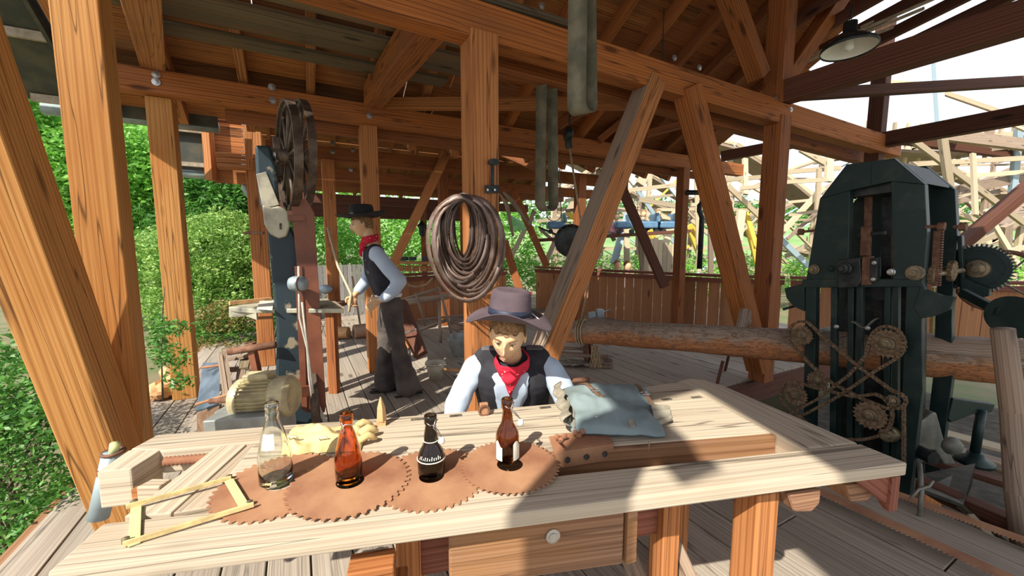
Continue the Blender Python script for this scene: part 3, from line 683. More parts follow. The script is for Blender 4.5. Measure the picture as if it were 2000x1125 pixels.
t, c = bottle(843, 923, [(.036, 0), (.041, .005), (.042, .045), (.041, .058), (.036, .075), (.026, .092), (.0215, .105), (.021, .125), (.0185, .140), (.016, .158), (.0185, .162), (.0195, .164), (.0195, .186), (.017, .189)],
       'squat dark dusty bottle with a white ring and wire stopper', 'glass_smoke', dust=(.036, .04))
MB().tube([c+Vec((math.cos(a)*.0425, math.sin(a)*.0425, .052)) for a in [i*PI/16 for i in range(32)]], .0018, 6, closed=True).build('white_ring', 'paper', t, smooth=True)
MB().tube([c+Vec((math.cos(a)*.0222, math.sin(a)*.0222, .108)) for a in [i*PI/16 for i in range(32)]], .0014, 6, closed=True).build('white_ring', 'paper', t, smooth=True)
for q in range(11):
    an_ = -2.35+q*.17; MB().bar(c+Vec((math.cos(an_)*.0415, math.sin(an_)*.0415, .060)), c+Vec((math.cos(an_+.03)*.0385, math.sin(an_+.03)*.0385, .068+.003*math.sin(q*2.3))), .0022, .0012).build('printed_mark', 'paper', t)
def stopper(t, c, dx):
    w2 = MB()
    w2.tube([c+Vec((.010, -.017, .163)), c+Vec((.022, -.012, .150)), c+Vec((.03+dx*.3, -.006, .118))], .0015, 6)
    w2.tube([c+Vec((.018, -.010, .178)), c+Vec((.012, -.018, .155)), c+Vec((.028+dx*.3, -.010, .122))], .0015, 6)
    w2.tube([c+Vec((.022, .004, .172)), c+Vec((.004, -.021, .162)), c+Vec((-.008, -.019, .170))], .0015, 6)
    w2.build('wire_bail', 'steel', t, smooth=True)
    MB().lathe([(.006, 0), (.010, .002), (.011, .010), (.007, .016), (.004, .022)], c+Vec((.026+dx*.3, -.008, .10)), Vec((.3, .1, 1)), 14).build('stopper', 'plastic_white', t, smooth=True)
stopper(t, c, .02)
t, c = bottle(991, 897, [(.034, 0), (.038, .006), (.0385, .04), (.0385, .085), (.036, .098), (.026, .118), (.0195, .13), (.0175, .15), (.0155, .172), (.0185, .178), (.020, .18), (.0195, .208), (.016, .211)],
       'brown amber bottle with torn pale label and wire stopper', 'glass_brown', dust=(.0345, .03))
c2 = c+Z*.022; stopper(t, c2, .05)
for a0, wd2 in ((-2.75, .75), (-1.05, .95)):
    MB().grid(lambda a, b: c+Vec((math.cos(a0+a*wd2)*.0393, math.sin(a0+a*wd2)*.0393, .012+b*(.055+.01*math.sin(a*5)))), 10, 3).build('paper_label', 'paper', t, solid=.0005)
# ================================================================ FOLDING RULE
fr = thing('folding_rule', 'open yellow-green folding rule lying zigzag on the bench\'s left end', 'ruler', Bp(360, 1000, .872))
def seg(p, q, z1, z2, w, mat):
    a = Bp(*p, z1); c = Bp(*q, z2); return MB().bar(a, c, w, .004).build('rule_segment', mat, fr, bevel=.0008)
seg((262, 1064), (266, 988), .874, .876, .022, 'rule_green')
def segv(p, q, z1, z2): 
    a = Bp(*p, z1); c = Bp(*q, z2); return MB().bar(a, c, .006, .013).build('rule_segment', 'rule_wood', fr, bevel=.0008)
segv((240, 1063), (496, 985), .880, .886); segv((246, 990), (452, 933), .884, .888)
seg((447, 938), (478, 990), .884, .884, .022, 'rule_green')
for p in ((246, 1060), (488, 987), (262, 986), (448, 936)): MB().lathe([(.008, 0), (.008, .012), (.003, .014)], Bp(*p, .874), Z, 10).build('hinge', 'hub_brass', fr)
# ================================================================ RUSTY ANGLE IRON with wing nuts
an = thing('rusty_angle_iron', 'rusty drilled angle iron clamped with wing nuts beside the canvas bag', 'metal bracket', Bp(1135, 870, .87))
q0, q1, q2, q3 = Bp(1072, 856, .875), Bp(1082, 885, .875), Bp(1196, 868, .875), Bp(1180, 838, .875)
d_ = (q2-q1).normalized(); nb = d_.cross(Z).normalized()
MB().prism([q1, q2, q3, q0], Z*.008).build('flange', 'rust', an, bevel=.002)
MB().prism([q1-nb*-.0+Z*.008, q2+Z*.008, q2-Z*.052, q1-Z*.052], nb*.012).build('web', 'rust', an, bevel=.002)
L_ = (q2-q1).length
for f_ in (.2, .52, .84):
    MB().lathe([(.011, 0), (.011, .003), (.007, .003), (.007, .0005)], q1+d_*L_*f_+nb*.012-Z*.024, nb, 14).build('bolt_hole', 'dust_dark', an)
for (px, py) in ((1095, 862), (1130, 853), (1172, 844)):
    p = Bp(px, py, .884); wn = MB(); wn.lathe([(.012, 0), (.010, .014), (.005, .016)], p, Z, 10)
    for s_ in (-1, 1): wn.sphere(p+T1*s_*.014+Z*.018, .010, 10, (1, .4, 1.2))
    wn.build('wing_nut', 'rust', an, smooth=True)
MB().cyl(Bp(1092, 862, .89), Bp(1094, 862, .93), .005, 8).build('threaded_rod', 'rust', an)
# cord on the tray
m = MB(); pts = [Bp(1268, 858, .90), Bp(1268, 872, .865), Bp(1262, 888, .83), Bp(1250, 902, .80)]
pts += [Bp(1228+22*math.cos(a), 912+6*math.sin(a), .785) for a in [i*.5 for i in range(13)]]
one(m.tube(pts, .0022, 6), 'cord', 'rope', 'thin looped cord trailing from the bag into the tray', 'cord', Bp(1250, 905, .785), smooth=True)
# ================================================================ CANVAS BAG
bagc = Bp(1200, 800, .88)
bag = thing('canvas_bag', 'faded grey-blue canvas rucksack with leather straps lying flat on the bench', 'bag', bagc)
q = [Bp(1118, 846, .895), Bp(1300, 852, .888), Bp(1262, 758, .885), Bp(1092, 768, .885)]   # front-left, front-right, back-right, back-left
def bagf(a, b, top=True):
    p = q[0].lerp(q[1], a).lerp(q[3].lerp(q[2], a), b)
    ed = (4*a*(1-a))**.38*(4*b*(1-b))**.34
    hgt = .085*ed*(1-.35*a)*(.75+.35*b)
    nz = .012*mn.noise(Vec((a*5, b*4, 3.1))) + .006*mn.noise(Vec((a*13, b*9, 1))) + .009*math.sin((a*1.2+b*2.3)*6)*ed
    p = p + Vec((.012*mn.noise(Vec((b*6, 2, a*3))), .012*mn.noise(Vec((a*6, 7, b*3))), 0))
    return p + Z*((hgt+nz*ed) if top else -.004)
m = MB(); m.grid(lambda a, b: bagf(a, b), 60, 46, su=1, sv=1); m.grid(lambda a, b: bagf(1-a, b, False), 12, 10)
m.build('bag_body', 'canvas_blue', bag, smooth=True)
# gathered mouth at the right end
m = MB()
mo = q[1].lerp(q[2], .35)
m.grid(lambda a, b: mo + T1*(a*.085-.03) + (q[2]-q[1]).normalized()*((b-.5)*(.20-.09*a)) + Z*(.045*math.sin(PI*min(1, max(0, b)))*(1-.5*a)+.010*math.sin(b*26)*(.3+a)), 16, 40)
m.build('gathered_mouth', 'canvas_edge', bag, smooth=True, solid=.004)
for (pa, pb) in (((.22, .92), (.40, .42)), ((.86, .95), (.96, .45))):
    pts = [bagf(pa[0]+(pb[0]-pa[0])*i/8, pa[1]+(pb[1]-pa[1])*i/8)+Z*.004 for i in range(9)]
    st = MB().tube(pts, .011, 8, flat=.22).build('strap', 'leather', bag, smooth=True)
    p = pts[5]; dd = (pts[6]-pts[4]).normalized(); sd = dd.cross(Z).normalized()
    bk = MB(); cr_ = [p+dd*.014*x_+sd*.016*y_+Z*.006 for x_, y_ in ((-1, -1), (1, -1), (1, 1), (-1, 1))]
    bk.tube(cr_, .0022, 6, closed=True); bk.tube([p-dd*.012+Z*.008, p+dd*.014+Z*.008], .0018, 6); bk.build('buckle', 'steel', st)
edge = [bagf(.0, b)+Z*.004 for b in [i/10 for i in range(11)]]
MB().tube([bagf(.03+.02*math.sin(b*5), b)+Z*.004 for b in [.02+i/14*.96 for i in range(15)]], .004, 6).build('piping', 'canvas_edge', bag, smooth=True)
m = MB(); m.grid(lambda a, b: q[0].lerp(q[3], b*.9+.05)+(-T1*(.035*math.sin(a*PI)+.008*math.sin(b*18))) + Z*(.015+.050*a), 8, 20); m.build('side_gusset', 'canvas_edge', bag, smooth=True, solid=.003)
MB().grid(lambda a, b: bagf(.62+a*.05, .02+b*.08)+Z*.006, 4, 4).build('loop_tab', 'canvas_edge', bag, solid=.003)
MB().lathe([(.004, 0), (.003, .002)], bagf(.28, .12)+Z*.003, Z, 8).build('rivet', 'plastic_white', bag)
# ================================================================ LEATHER POUCH behind the bottles
gl = thing('leather_gauntlets', 'crumpled pale yellow leather work gloves behind the bottles', 'gloves', Bp(640, 870, .87))
g0, g1, g2, g3 = Bp(552, 888, .875), Bp(704, 880, .875), Bp(716, 838, .875), Bp(566, 842, .875)
def gf(a, b):
    p = g0.lerp(g1, a).lerp(g3.lerp(g2, a), b); ed = (4*a*(1-a))**.35*(4*b*(1-b))**.4
    return p+Z*(ed*(.042+.02*mn.noise(Vec((a*6, b*5, 4)))+.012*math.sin(a*11+b*6)))+Vec((0, .016*mn.noise(Vec((a*7, 1, 0))), 0))
m = MB(); m.grid(gf, 50, 30); m.grid(lambda a, b: Vec((gf(1-a, b).x, gf(1-a, b).y, .873)), 14, 10); m.build('cuff', 'glove_hide', gl, smooth=True)
for i, (px, py, px2, py2, r_) in enumerate(((700, 850, 738, 842, .020), (690, 838, 728, 830, .018), (700, 862, 736, 856, .016))):
    a = Bp(px, py, .89); c = Bp(px2, py2, .885); md_ = (a+c)/2+Z*.018
    MB().tube([a, a.lerp(md_, .6), md_, c.lerp(md_, .5), c], [r_*.8, r_, r_, r_*.95, r_*.4], 12, flat=.8).build('finger', 'glove_hide', gl, smooth=True)
p = gf(.68, .38); MB().lathe([(.011, 0), (.010, .005), (.004, .006)], p, Vec((0, -.4, 1)), 14).build('button', 'leather', gl, smooth=True)
for (a_, b_) in ((.52, .12), (.12, .18)):
    p = gf(a_, b_)+Z*.004; MB().tube([p+T1*.013*x_+Vec((0, -.006, .009))*y_ for x_, y_ in ((-1, -1), (1, -1), (1, 1), (-1, 1))], .0025, 6, closed=True).build('buckle', 'steel', gl)
# small red handle behind the bench edge
a = Pz(1140, 742, .88); one(MB().tube([a-T1*.07, a, a+T1*.012, a+T1*.03], [.012, .014, .010, .012], 10), 'screwdriver_handle', 'rust_dark', 'short reddish tool handle behind the bag on the bench back edge', 'tool', a-Z*.01, smooth=True)
# ================================================================ LONG SAW BLADES on the deck
def strap_saw(p, q_, label, n_=46, w=.09, off=0):
    a = Pz(*p, .035+off); c = Pz(*q_, .035+off); d = (c-a).normalized(); n2 = Z.cross(d); L = (c-a).length
    if n2.x < 0: n2 = n2
    pts = []
    for i in range(n_):
        s = L*i/n_
        pts += [a+d*s-n2*w/2, a+d*(s+L/n_*.7)-n2*(w/2-.018)]
    pts += [c-n2*w/2, c+n2*w/2, a+n2*w/2]
    m = MB(); m.prism(pts, Z*.003)
    o = one(m, 'long_saw_blade', 'rust', label, 'saw blade', a-Z*.03, group='long gang saw blades laid on the deck'); return o
strap_saw((1545, 935), (2080, 1180), 'long rusty toothed saw blade lying nearest the bench legs', 54)
strap_saw((1640, 925), (2080, 1085), 'long rusty toothed saw blade lying beside the pit edge', 60)
# ================================================================ BAND SAW
bs = thing('band_saw', 'old black band saw with a spoked iron wheel and cast table', 'band saw', W(-.05, 3.65, 0))
uw = 3.6
# two spoked wheels side by side on one axle
for nm_, px_, th_, d_ in (('front', 563, 38, 3.55), ('back', 588, 38, 3.72)):
    wc = Pv(px_, 306, d_); R = .405 if nm_ == 'front' else .43
    WA = Vec((math.cos(math.radians(th_)), math.sin(math.radians(th_)), 0)); WB = Vec((-WA.y, WA.x, 0))
    wh = MB().lathe([(R, -.028), (R, .028), (R-.02, .028), (R-.02, .006), (R-.045, .006), (R-.045, -.006), (R-.02, -.006), (R-.02, -.028)], wc, WA, 56, closed=True).build('wheel_rim', 'wheel_iron', bs)
    MB().lathe([(.02, -.08), (.05, -.06), (.055, 0), (.05, .06), (.02, .08)], wc, WA, 18).build('hub', 'wheel_iron', bs, smooth=True)
    for i in range(10):
        a = 2*PI*i/10; d = WB*math.cos(a)+Z*math.sin(a)
        MB().tube([wc+d*.04, wc+d*(R-.03)], [.016, .012], 6).build('spoke', 'wheel_iron', bs, smooth=True)
wc = Pv(573, 306, 3.6)
# frame column, curved casting seen edge on
def colpts(lst, u_): return [Pv(px, py, u_) for px, py in lst]
ucol = 3.5
pl = colpts([(497, 283), (527, 283), (540, 330), (545, 400), (560, 430), (583, 470), (592, 560), (592, 640), (596, 740), (612, 790), (640, 850), (520, 850), (538, 760), (540, 650), (532, 560), (520, 430), (508, 400), (500, 340)], ucol)
m = MB(); m.prism(pl, V*.16); m.build('column', 'saw_paint', bs, bevel=.02)
pl = colpts([(512, 400), (530, 405), (545, 402), (562, 412), (567, 440), (560, 462), (545, 466), (528, 458), (516, 438)], ucol-.03); MB().prism(pl, V*.05).build('bearing_bracket', 'saw_bare', bs, bevel=.012)
MB().bar(Pv(548, 436, ucol-.036), Pv(548, 448, ucol-.036), .014, .006, up=V).build('slot', 'dust_dark', bs)
pl = colpts([(500, 340), (520, 335), (546, 400), (528, 404), (512, 402)], ucol-.01); MB().prism(pl, V*.03).build('worn_patch', 'saw_bare', bs, bevel=.004)
a = Pv(520, 455, ucol); MB().tube([a-X*.16-Z*0, a-X*.02], .012, 8).build('guide_rod', 'rust_dark', bs)
MB().bar(Pv(540, 268, 3.9), Pv(546, 345, 3.9), .06, .10, up=V).build('wheel_yoke', 'wheel_iron', bs, bevel=.01)
MB().lathe([(.04, 0), (.05, .02), (.045, .10), (.03, .13)], wc-U*.16, U, 16).build('axle_bearing', 'steel', bs, smooth=True)
# red-brown guard channel and its strap
ug = 3.42
gd = MB(); gd.prism([Pv(568, 392, ug), Pv(598, 388, ug), Pv(614, 416, ug), Pv(637, 790, ug), Pv(634, 806, ug), Pv(600, 806, ug), Pv(588, 640, ug), Pv(580, 520, ug)], V*.035); gd = gd.build('blade_guard', 'red_brown', bs, bevel=.003)
MB().bar(Pv(563, 427, ug-.03), Pv(595, 426, ug-.03), .006, .035, up=Z).build('strap', 'red_brown', gd)
MB().prism([Pv(575, 520, ug-.01), Pv(590, 520, ug-.01), Pv(600, 806, ug-.01), Pv(589, 800, ug-.01)], V*.12).build('blade_guard_side', 'red_brown', bs)
# cast table and wood fence on it
zt = 1.10
t1 = Pz(448, 592, zt); t2 = Pz(540, 585, zt); t3 = Pz(670, 602, zt); t4 = Pz(640, 585, zt)
m = MB(); m.prism([Pz(446, 599, zt), Pz(500, 603, zt), Pz(672, 603, zt), Pz(640, 583, zt), Pz(545, 583, zt)], -Z*.035); m.build('table', 'saw_bare', bs, bevel=.006)
MB().prism([Pz(446, 599, zt)-Z*.03, Pz(500, 603, zt)-Z*.03, Pz(500, 603, zt)-Z*.09, Pz(478, 600, zt)-Z*.07, Pz(446, 599, zt)-Z*.09], Y*.02).build('table_apron', 'saw_bare', bs, bevel=.004)
MB().prism([Pz(502, 604, zt+.002), Pz(532, 606, zt+.002), Pz(536, 590, zt+.002), Pz(508, 590, zt+.002)], Z*.012).build('insert_plate', 'plastic_white', bs)
MB().bar(Pz(448, 592, zt+.02), Pz(530, 584, zt+.02), .03, .03).build('rip_fence', 'log_cut', bs)
MB().cyl(Pz(488, 622, 1.0), Pz(532, 620, 1.0), .012, 8).build('guide_rod', 'rust', bs)
# lower guts: lower wheel cover, pedestal, support timbers, cross rails
lw = Pv(600, 775, 3.6); MB().lathe([(.30, -.03), (.32, -.02), (.32, .02), (.30, .03), (.24, .03), (.24, -.03)], lw+U*.05-Z*.02, U, 40, closed=True).build('lower_wheel', 'wheel_iron', bs)
for i in range(6):
    a = 2*PI*i/6; d = V*math.cos(a)+Z*math.sin(a); MB().tube([lw+U*.05, lw+U*.05+d*.26], .015, 6).build('spoke', 'wheel_iron', bs)
MB().bar(Py(470, 770, 2.9), Py(610, 738, 3.1), .05, .045).build('cross_rail', 'red_brown', bs, bevel=.003)
MB().bar(Py(560, 768, 2.85), Py(612, 762, 3.0), .04, .08).build('cross_rail', 'red_brown', bs, bevel=.003)
MB().bar(Py(612, 762, 3.0), Py(616, 800, 3.0), .05, .05, up=Y).build('cross_rail', 'red_brown', bs)
MB().bar(Py(490, 670, 2.95), Py(502, 728, 2.95), .05, .05, up=Y).build('bracket_post', 'red_brown', bs, bevel=.003)
MB().cyl(Py(446, 687, 2.9), Py(538, 673, 2.95), .028, 12).build('roller', 'rust_dark', bs, smooth=True)
# upper blade bar from fan wheel to the roof
one(MB().tube([Pv(583, 520, 3.32), Pv(585, 620, 3.32), Pv(600, 680, 3.32), Pv(604, 740, 3.32), Pv(610, 780, 3.32), Pv(632, 820, 3.32), Pv(633, 845, 3.32)], .0085, 8), 'power_cable', 'cable_grey', 'pale grey cable looping down beside the red-brown guard', 'cable', Pv(633, 845, 3.32), smooth=True)
one(MB().tube([Pv(590, 590, 3.32), Pv(598, 660, 3.32), Pv(612, 770, 3.32), Pv(636, 822, 3.32), Pv(638, 845, 3.32)], .0085, 8), 'power_cable', 'cable_grey', 'second pale cable running tight beside the first', 'cable', Pv(638, 845, 3.32), smooth=True)
c = Pv(582, 554, 3.32)
sw = thing('electric_motor_housing', 'small light-blue motor housing mounted beside the saw column', 'motor', c)
MB().lathe([(.0, -.06), (.045, -.055), (.055, -.03), (.055, .02), (.05, .05), (.03, .065), (0.001, .068)], c, X, 20).build('housing', 'steel_blue', sw, smooth=True)
MB().lathe([(.057, -.005), (.059, 0), (.057, .005)], c+X*.02, X, 20).build('band', 'rust_dark', sw)
# ================================================================ DRIVE MOTOR on its box
mc = Py(520, 776, 2.62)
mt = thing('drive_motor', 'cream finned electric motor in front of the band saw', 'motor', mc-Z*.14)
ax = Vec((1, .10, .04)).normalized(); Rm = .135
MB().lathe([(.06, -.20), (.11, -.195), (Rm, -.17), (Rm, -.13)], mc, ax, 30).build('end_bell', 'motor_cream', mt, smooth=False)
MB().lathe([(Rm-.015, -.13), (Rm-.015, .07)], mc, ax, 30, capa=False).build('core', 'motor_cream', mt, smooth=True)
MB().lathe([(Rm, .06), (Rm+.004, .075), (Rm+.004, .16), (Rm-.02, .185), (.05, .19)], mc, ax, 30).build('fan_cover', 'motor_cream', mt, smooth=False)
e1 = ax.orthogonal().normalized(); e2 = ax.cross(e1)
for i in range(34):
    a = 2*PI*i/34; d = e1*math.cos(a)+e2*math.sin(a)
    MB().bar(mc+d*(Rm-.004)-ax*.135, mc+d*(Rm-.004)+ax*.065, .004, .028, up=d).build('cooling_fin', 'motor_cream', mt)
MB().box(mc+Z*(Rm+.02)-ax*.04, .16, .10, .04, ax).build('terminal_box', 'motor_cream', mt, bevel=.008)
MB().box(mc-Y*(Rm+.006)+ax*.115+Z*.02, .025, .004, .05, ax).build('name_plate', 'steel', mt)
letters(mt, 'plate_letters', 'KG', 'dust_dark', lambda x, y, z: mc-Y*(Rm+.0095)+ax*(.115-y+.008)+Z*(.02+x), .024)
MB().box(mc-Z*(Rm+.0)-ax*.03, .22, .2, .02, ax).build('foot', 'motor_cream', mt)
MB().cyl(mc-ax*.36, mc-ax*.19, .018, 10).build('shaft', 'rust_dark', mt)
bx = Py(495, 835, 2.55)
one(MB().box(bx-Z*.02, .42, .30, .30, ax), 'motor_box', 'zinc', 'grey sheet metal box under the cream motor', 'box', bx-Z*.17, bevel=.008)
# belt drive at far left of the motor
bd = thing('belt_drive', 'belt guard with wooden slats and a shiny flat belt', 'belt drive', Py(405, 830, 2.75))
a0, a1, a2, a3 = Py(396, 708, 3.25), Py(430, 708, 3.15), Py(428, 788, 2.75), Py(383, 802, 2.8)
MB().prism([a3, a2, a1, a0], -Z*.012).build('flat_belt', 'lens_glass', bd)
MB().prism([a3-Z*.01, a2-Z*.01, a2-Z*.2-Y*.02, a3-Z*.24-Y*.02], Y*.03).build('belt_face', 'leather', bd, bevel=.01)
MB().bar(Py(436, 690, 3.2), Py(452, 800, 2.7), .05, .04).build('wood_slat', 'timber_grey', bd)
MB().bar(Py(430, 700, 3.15), Py(446, 806, 2.68), .03, .07).build('wood_slat', 'timber_grey', bd)
MB().cyl(Py(383, 790, 2.72), Py(478, 760, 2.7), .010, 8).build('tie_rod', 'rust', bd)
MB().cyl(Py(394, 718, 3.1), Py(440, 712, 3.1), .010, 8).build('tie_rod', 'rust', bd)
MB().bar(Py(440, 800, 2.7), Py(440, 860, 2.7), .08, .10, up=Y).build('leg', 'zinc', bd)
# scraps between the slats and column
for i, (px, py, d, lb) in enumerate(((460, 700, 3.3, 'grey offcut on the band saw cross rails'), (478, 712, 3.25, 'brown offcut leaning on the rail'), (450, 722, 3.2, 'dark offcut wedged by the slats'), (500, 735, 3.1, 'small pale wedge beside the column'), (470, 735, 3.1, 'thin slab scrap above the motor'))):
    p = Py(px, py, d); r_ = Vec((math.cos(i*2.1), math.sin(i*2.1), .2))
    one(MB().bar(p-r_*.09, p+r_*.09, .06, .035, Z, .006), 'wood_scrap', ('timber_grey', 'stored_board')[i % 2], lb, 'wood', p, group='offcuts heaped at the band saw')
# stones behind the post
for i, (px, py, lb) in enumerate(((318, 770, 'large chalky stone at the slim post foot'), (345, 752, 'smaller rough stone beside the slim post'), (330, 735, 'upper chalky stone leaning on the strut'))):
    p = Pz(px, py, .05); m = MB(); r_ = .13-.02*i
    m.grid(lambda a, b: p+Z*.05+Vec((math.cos(2*PI*a)*math.sin(PI*b), math.sin(2*PI*a)*math.sin(PI*b), .7*math.cos(PI*b)))*r_*(1+.4*mn.noise(Vec((math.cos(2*PI*a)*2, math.sin(2*PI*a)*2, b*4+i)))), 16, 10, True)
    one(m, 'stone', 'log_cut', lb, 'stone', p-Z*.05, group='stones by the slim post')
# ================================================================ GANG SAW (large green iron machine)
UG = 4.1
gs = thing('gang_saw', 'tall dark green cast iron log saw with sprockets and chains', 'sawing machine', Pu(1700, 880, UG))
def P4(px, py): return Pu(px, py, UG)
def plate(us, nm='frame_plate', th=.07, k=0):
    o = U*(us-UG)
    out_ = [(1572, 560), (1600, 388), (1653, 321), (1746, 309), (1806, 360), (1811, 459), (1803, 560)]
    win = [(1655, 560), (1660, 372), (1740, 354), (1744, 560)]
    m = MB()
    # ring of quads between outline and window, then two legs
    pieces = [[(1572, 560), (1601, 388), (1660, 372), (1655, 560)], [(1601, 388), (1653, 321), (1700, 315), (1700, 363), (1660, 372)], [(1700, 315), (1746, 309), (1806, 360), (1740, 354), (1700, 363)],
              [(1806, 360), (1811, 459), (1803, 560), (1744, 560), (1740, 354)]]
    for pc_ in pieces: m.prism([P4(*p)+o for p in pc_], U*th)
    return m.build(nm, 'iron_green', gs, bevel=.004)
plate(UG); plate(UG+.62)
# cross member & legs
def fr4(pts, u0=0, th=.07, nm='frame_bar', mat='iron_green', bv=.004): return MB().prism([P4(*p)+U*u0 for p in pts], U*th).build(nm, mat, gs, bevel=bv)
for u0 in (0, .62):
    fr4([(1568, 545), (1803, 545), (1802, 560), (1567, 562)], u0-.012, .10)
    fr4([(1573, 560), (1594, 560), (1588, 980), (1566, 980)], u0)
    fr4([(1770, 560), (1803, 555), (1800, 640), (1802, 760), (1775, 980), (1738, 980), (1762, 760)], u0)
fr4([(1802, 549), (1808, 566), (1842, 578), (1865, 580), (1856, 604), (1822, 618), (1800, 622), (1785, 600)], -.01, .06)
fr4([(1812, 459), (1822, 458), (1826, 548), (1850, 560), (1880, 572), (1878, 588), (1850, 594), (1820, 580)], .60, .06)
fr4([(1572, 553), (1560, 556), (1533, 563), (1537, 582), (1550, 598), (1572, 608)], -.01, .06)
MB().cyl(P4(1532, 604)-U*.02, P4(1552, 596)+U*.1, .012, 8).build('peg', 'iron_green', gs)
# joining ribs between plates (the chamfered hood)
for a_, c_ in (((1653, 321), (1746, 309)), ((1746, 309), (1806, 360)), ((1601, 388), (1653, 321))):
    mid0 = P4(*a_).lerp(P4(*c_), .15); mid1 = P4(*a_).lerp(P4(*c_), .85)
    MB().prism([mid0+U*.08, mid1+U*.08, mid1+U*.60, mid0+U*.60], -Z*.015).build('hood_rib', 'iron_green', gs)
# inner slides, saw sash and posts
for px in (1617, 1650, 1667, 1722, 1738):
    fr4([(px, 545), (px+12, 545), (px+8, 980), (px-4, 980)], .05, .05)
fr4([(1664, 372), (1676, 370), (1672, 545), (1660, 545)], .22, .05, 'sash_post', 'rust_dark'); fr4([(1718, 362), (1732, 360), (1728, 545), (1716, 545)], .22, .05, 'sash_post', 'rust_dark')
fr4([(1680, 356), (1745, 346), (1742, 560), (1678, 560)], .40, .03, 'dark_backing', 'iron_black', 0); fr4([(1608, 562), (1768, 562), (1764, 960), (1600, 960)], .40, .03, 'dark_backing', 'iron_black', 0)  # black sheets added so the openings in the frame look dark
fr4([(1655, 352), (1748, 342), (1748, 372), (1655, 384)], .07, .33, 'inner_hood', 'iron_black', 0)
fr4([(1660, 560), (1730, 560), (1730, 590), (1660, 590)], .2, .06, 'sash_bar', 'iron_black')
fr4([(1670, 442), (1688, 442), (1686, 500), (1668, 500)], .1, .05, 'slide_block', 'rust_dark')
fr4([(1660, 455), (1715, 450), (1715, 458), (1660, 463)], .12, .04, 'slide_bar', 'iron_black')
for z_ in range(6):
    fr4([(1692+z_*6, 520), (1694+z_*6, 520), (1690+z_*6, 900), (1688+z_*6, 900)], .28, .02, 'saw_web', 'iron_black', 0)
fr4([(1640, 508), (1685, 503), (1688, 548), (1680, 560), (1642, 562)], -.05, .07, 'bearing_block', 'iron_black', .006)
fr4([(1688, 502), (1706, 500), (1704, 556), (1686, 556)], -.04, .06, 'bearing_block', 'rust_dark', .004)
fr4([(1705, 505), (1720, 502), (1718, 548), (1704, 550)], -.05, .06, 'bearing_block', 'iron_black', .004)
def boss(px, py, r, nm='bolt', mat='hub_brass', depth=.05, du=0):
    c = P4(px, py)+U*du
    return MB().lathe([(r*1.25, 0), (r*1.25, depth*.3), (r, depth*.35), (r, depth*.7), (r*.55, depth*.75), (r*.5, depth)], c, -U, 14).build(nm, mat, gs)
boss(1591, 526, .035); boss(1658, 524, .04, 'boss', 'iron_black', .09, -.05); boss(1788, 533, .045); boss(1742, 531, .022, 'bolt', 'steel'); boss(1624, 525, .02, 'bolt', 'iron_green')
for p in ((1713, 513), (1711, 545), (1639, 637), (1700, 640)): boss(*p, .014, 'bolt', 'steel', .03, -.04)
# toothed rack on right, spur wheel, jack shafts
for u0 in (.07,):
    a = P4(1818, 450)+U*.12; c = P4(1812, 560)+U*.12; rk = MB(); rk.bar(a, c, .03, .03, up=U)
    for i in range(22): p = a.lerp(c, (i+.5)/22); rk.box(p-V*.025, .02, .03, .012, V)
    rk.build('toothed_rack', 'rust_dark', gs)
def gear(c, R, n_, th, nm, mat, ax=-U, hub=.3, par=None):
    ax = Vec(ax).normalized(); e = ax.orthogonal().normalized(); g2 = ax.cross(e); m = MB(); pts = []
    for i in range(n_):
        for f_, r_ in ((0, .88), (.3, .9), (.42, 1.0), (.62, 1.0), (.76, .9)):
            a = 2*PI*(i+f_)/n_; pts.append((math.cos(a)*r_*R, math.sin(a)*r_*R))
    rr = [[c+e*x_+g2*y_+ax*t_ for x_, y_ in pts] for t_ in (0, th)]
    k2 = len(pts)
    ii = [[c+e*math.cos(2*PI*j/k2)*R*.72+g2*math.sin(2*PI*j/k2)*R*.72+ax*t_ for j in range(k2)] for t_ in (0, th, th*.6)]
    a, b2 = m.ring(rr[0]), m.ring(rr[1]); m.bridge(a, b2, k2, 0, th, R*6)
    m.cap(a, k2); q_ = m.ring(ii[1]); m.bridge(b2, q_, k2, 0, .1, 1); q3_ = m.ring(ii[2]); m.bridge(q_, q3_, k2, 0, .02, 1); m.cap(q3_, k2, True)
    o = m.build(nm, mat, par or gs)
    if hub: MB().lathe([(R*hub*1.5, th*.5), (R*hub*1.4, th*1.3), (R*hub, th*1.4), (R*hub, th*2.2), (R*hub*.5, th*2.4), (R*hub*.5, th*3)], c, ax, 16).build('hub', 'hub_brass', o)
    return o
SPR = [(1580, 652, .088, 18), (1745, 668, .115, 22), (1567, 768, .10, 20), (1712, 806, .115, 20)]
for (px, py, r_, n_) in SPR: gear(P4(px, py)-U*.10, r_, n_, .018, 'sprocket', 'chain_rust')
gear(P4(1600, 742)-U*.02, .085, 18, .018, 'sprocket', 'chain_rust')
for (px, py) in ((1580, 652), (1745, 668), (1567, 768), (1712, 806)): MB().cyl(P4(px, py)-U*.09, P4(px, py)+U*.4, .03, 12).build('shaft', 'iron_grey', gs)
gear(P4(1757, 777)-U*.11, .045, 10, .02, 'idler', 'hub_brass', hub=.35)
boss(1742, 845, .05, 'boss', 'hub_brass', .12, -.02)
gear(P4(1816, 538)+U*.12, .07, 14, .03, 'pinion', 'chain_rust', ax=V, hub=.4); gear(P4(1832, 532)+U*.34, .08, 14, .03, 'pinion', 'chain_rust', ax=V, hub=.4)
MB().cyl(P4(1808, 538)+U*.1, P4(1832, 532)+U*.5, .02, 10).build('shaft', 'hub_brass', gs)
gear(P4(1848, 530)+U*.70, .20, 46, .03, 'spur_wheel', 'iron_green', ax=-U, hub=.25)
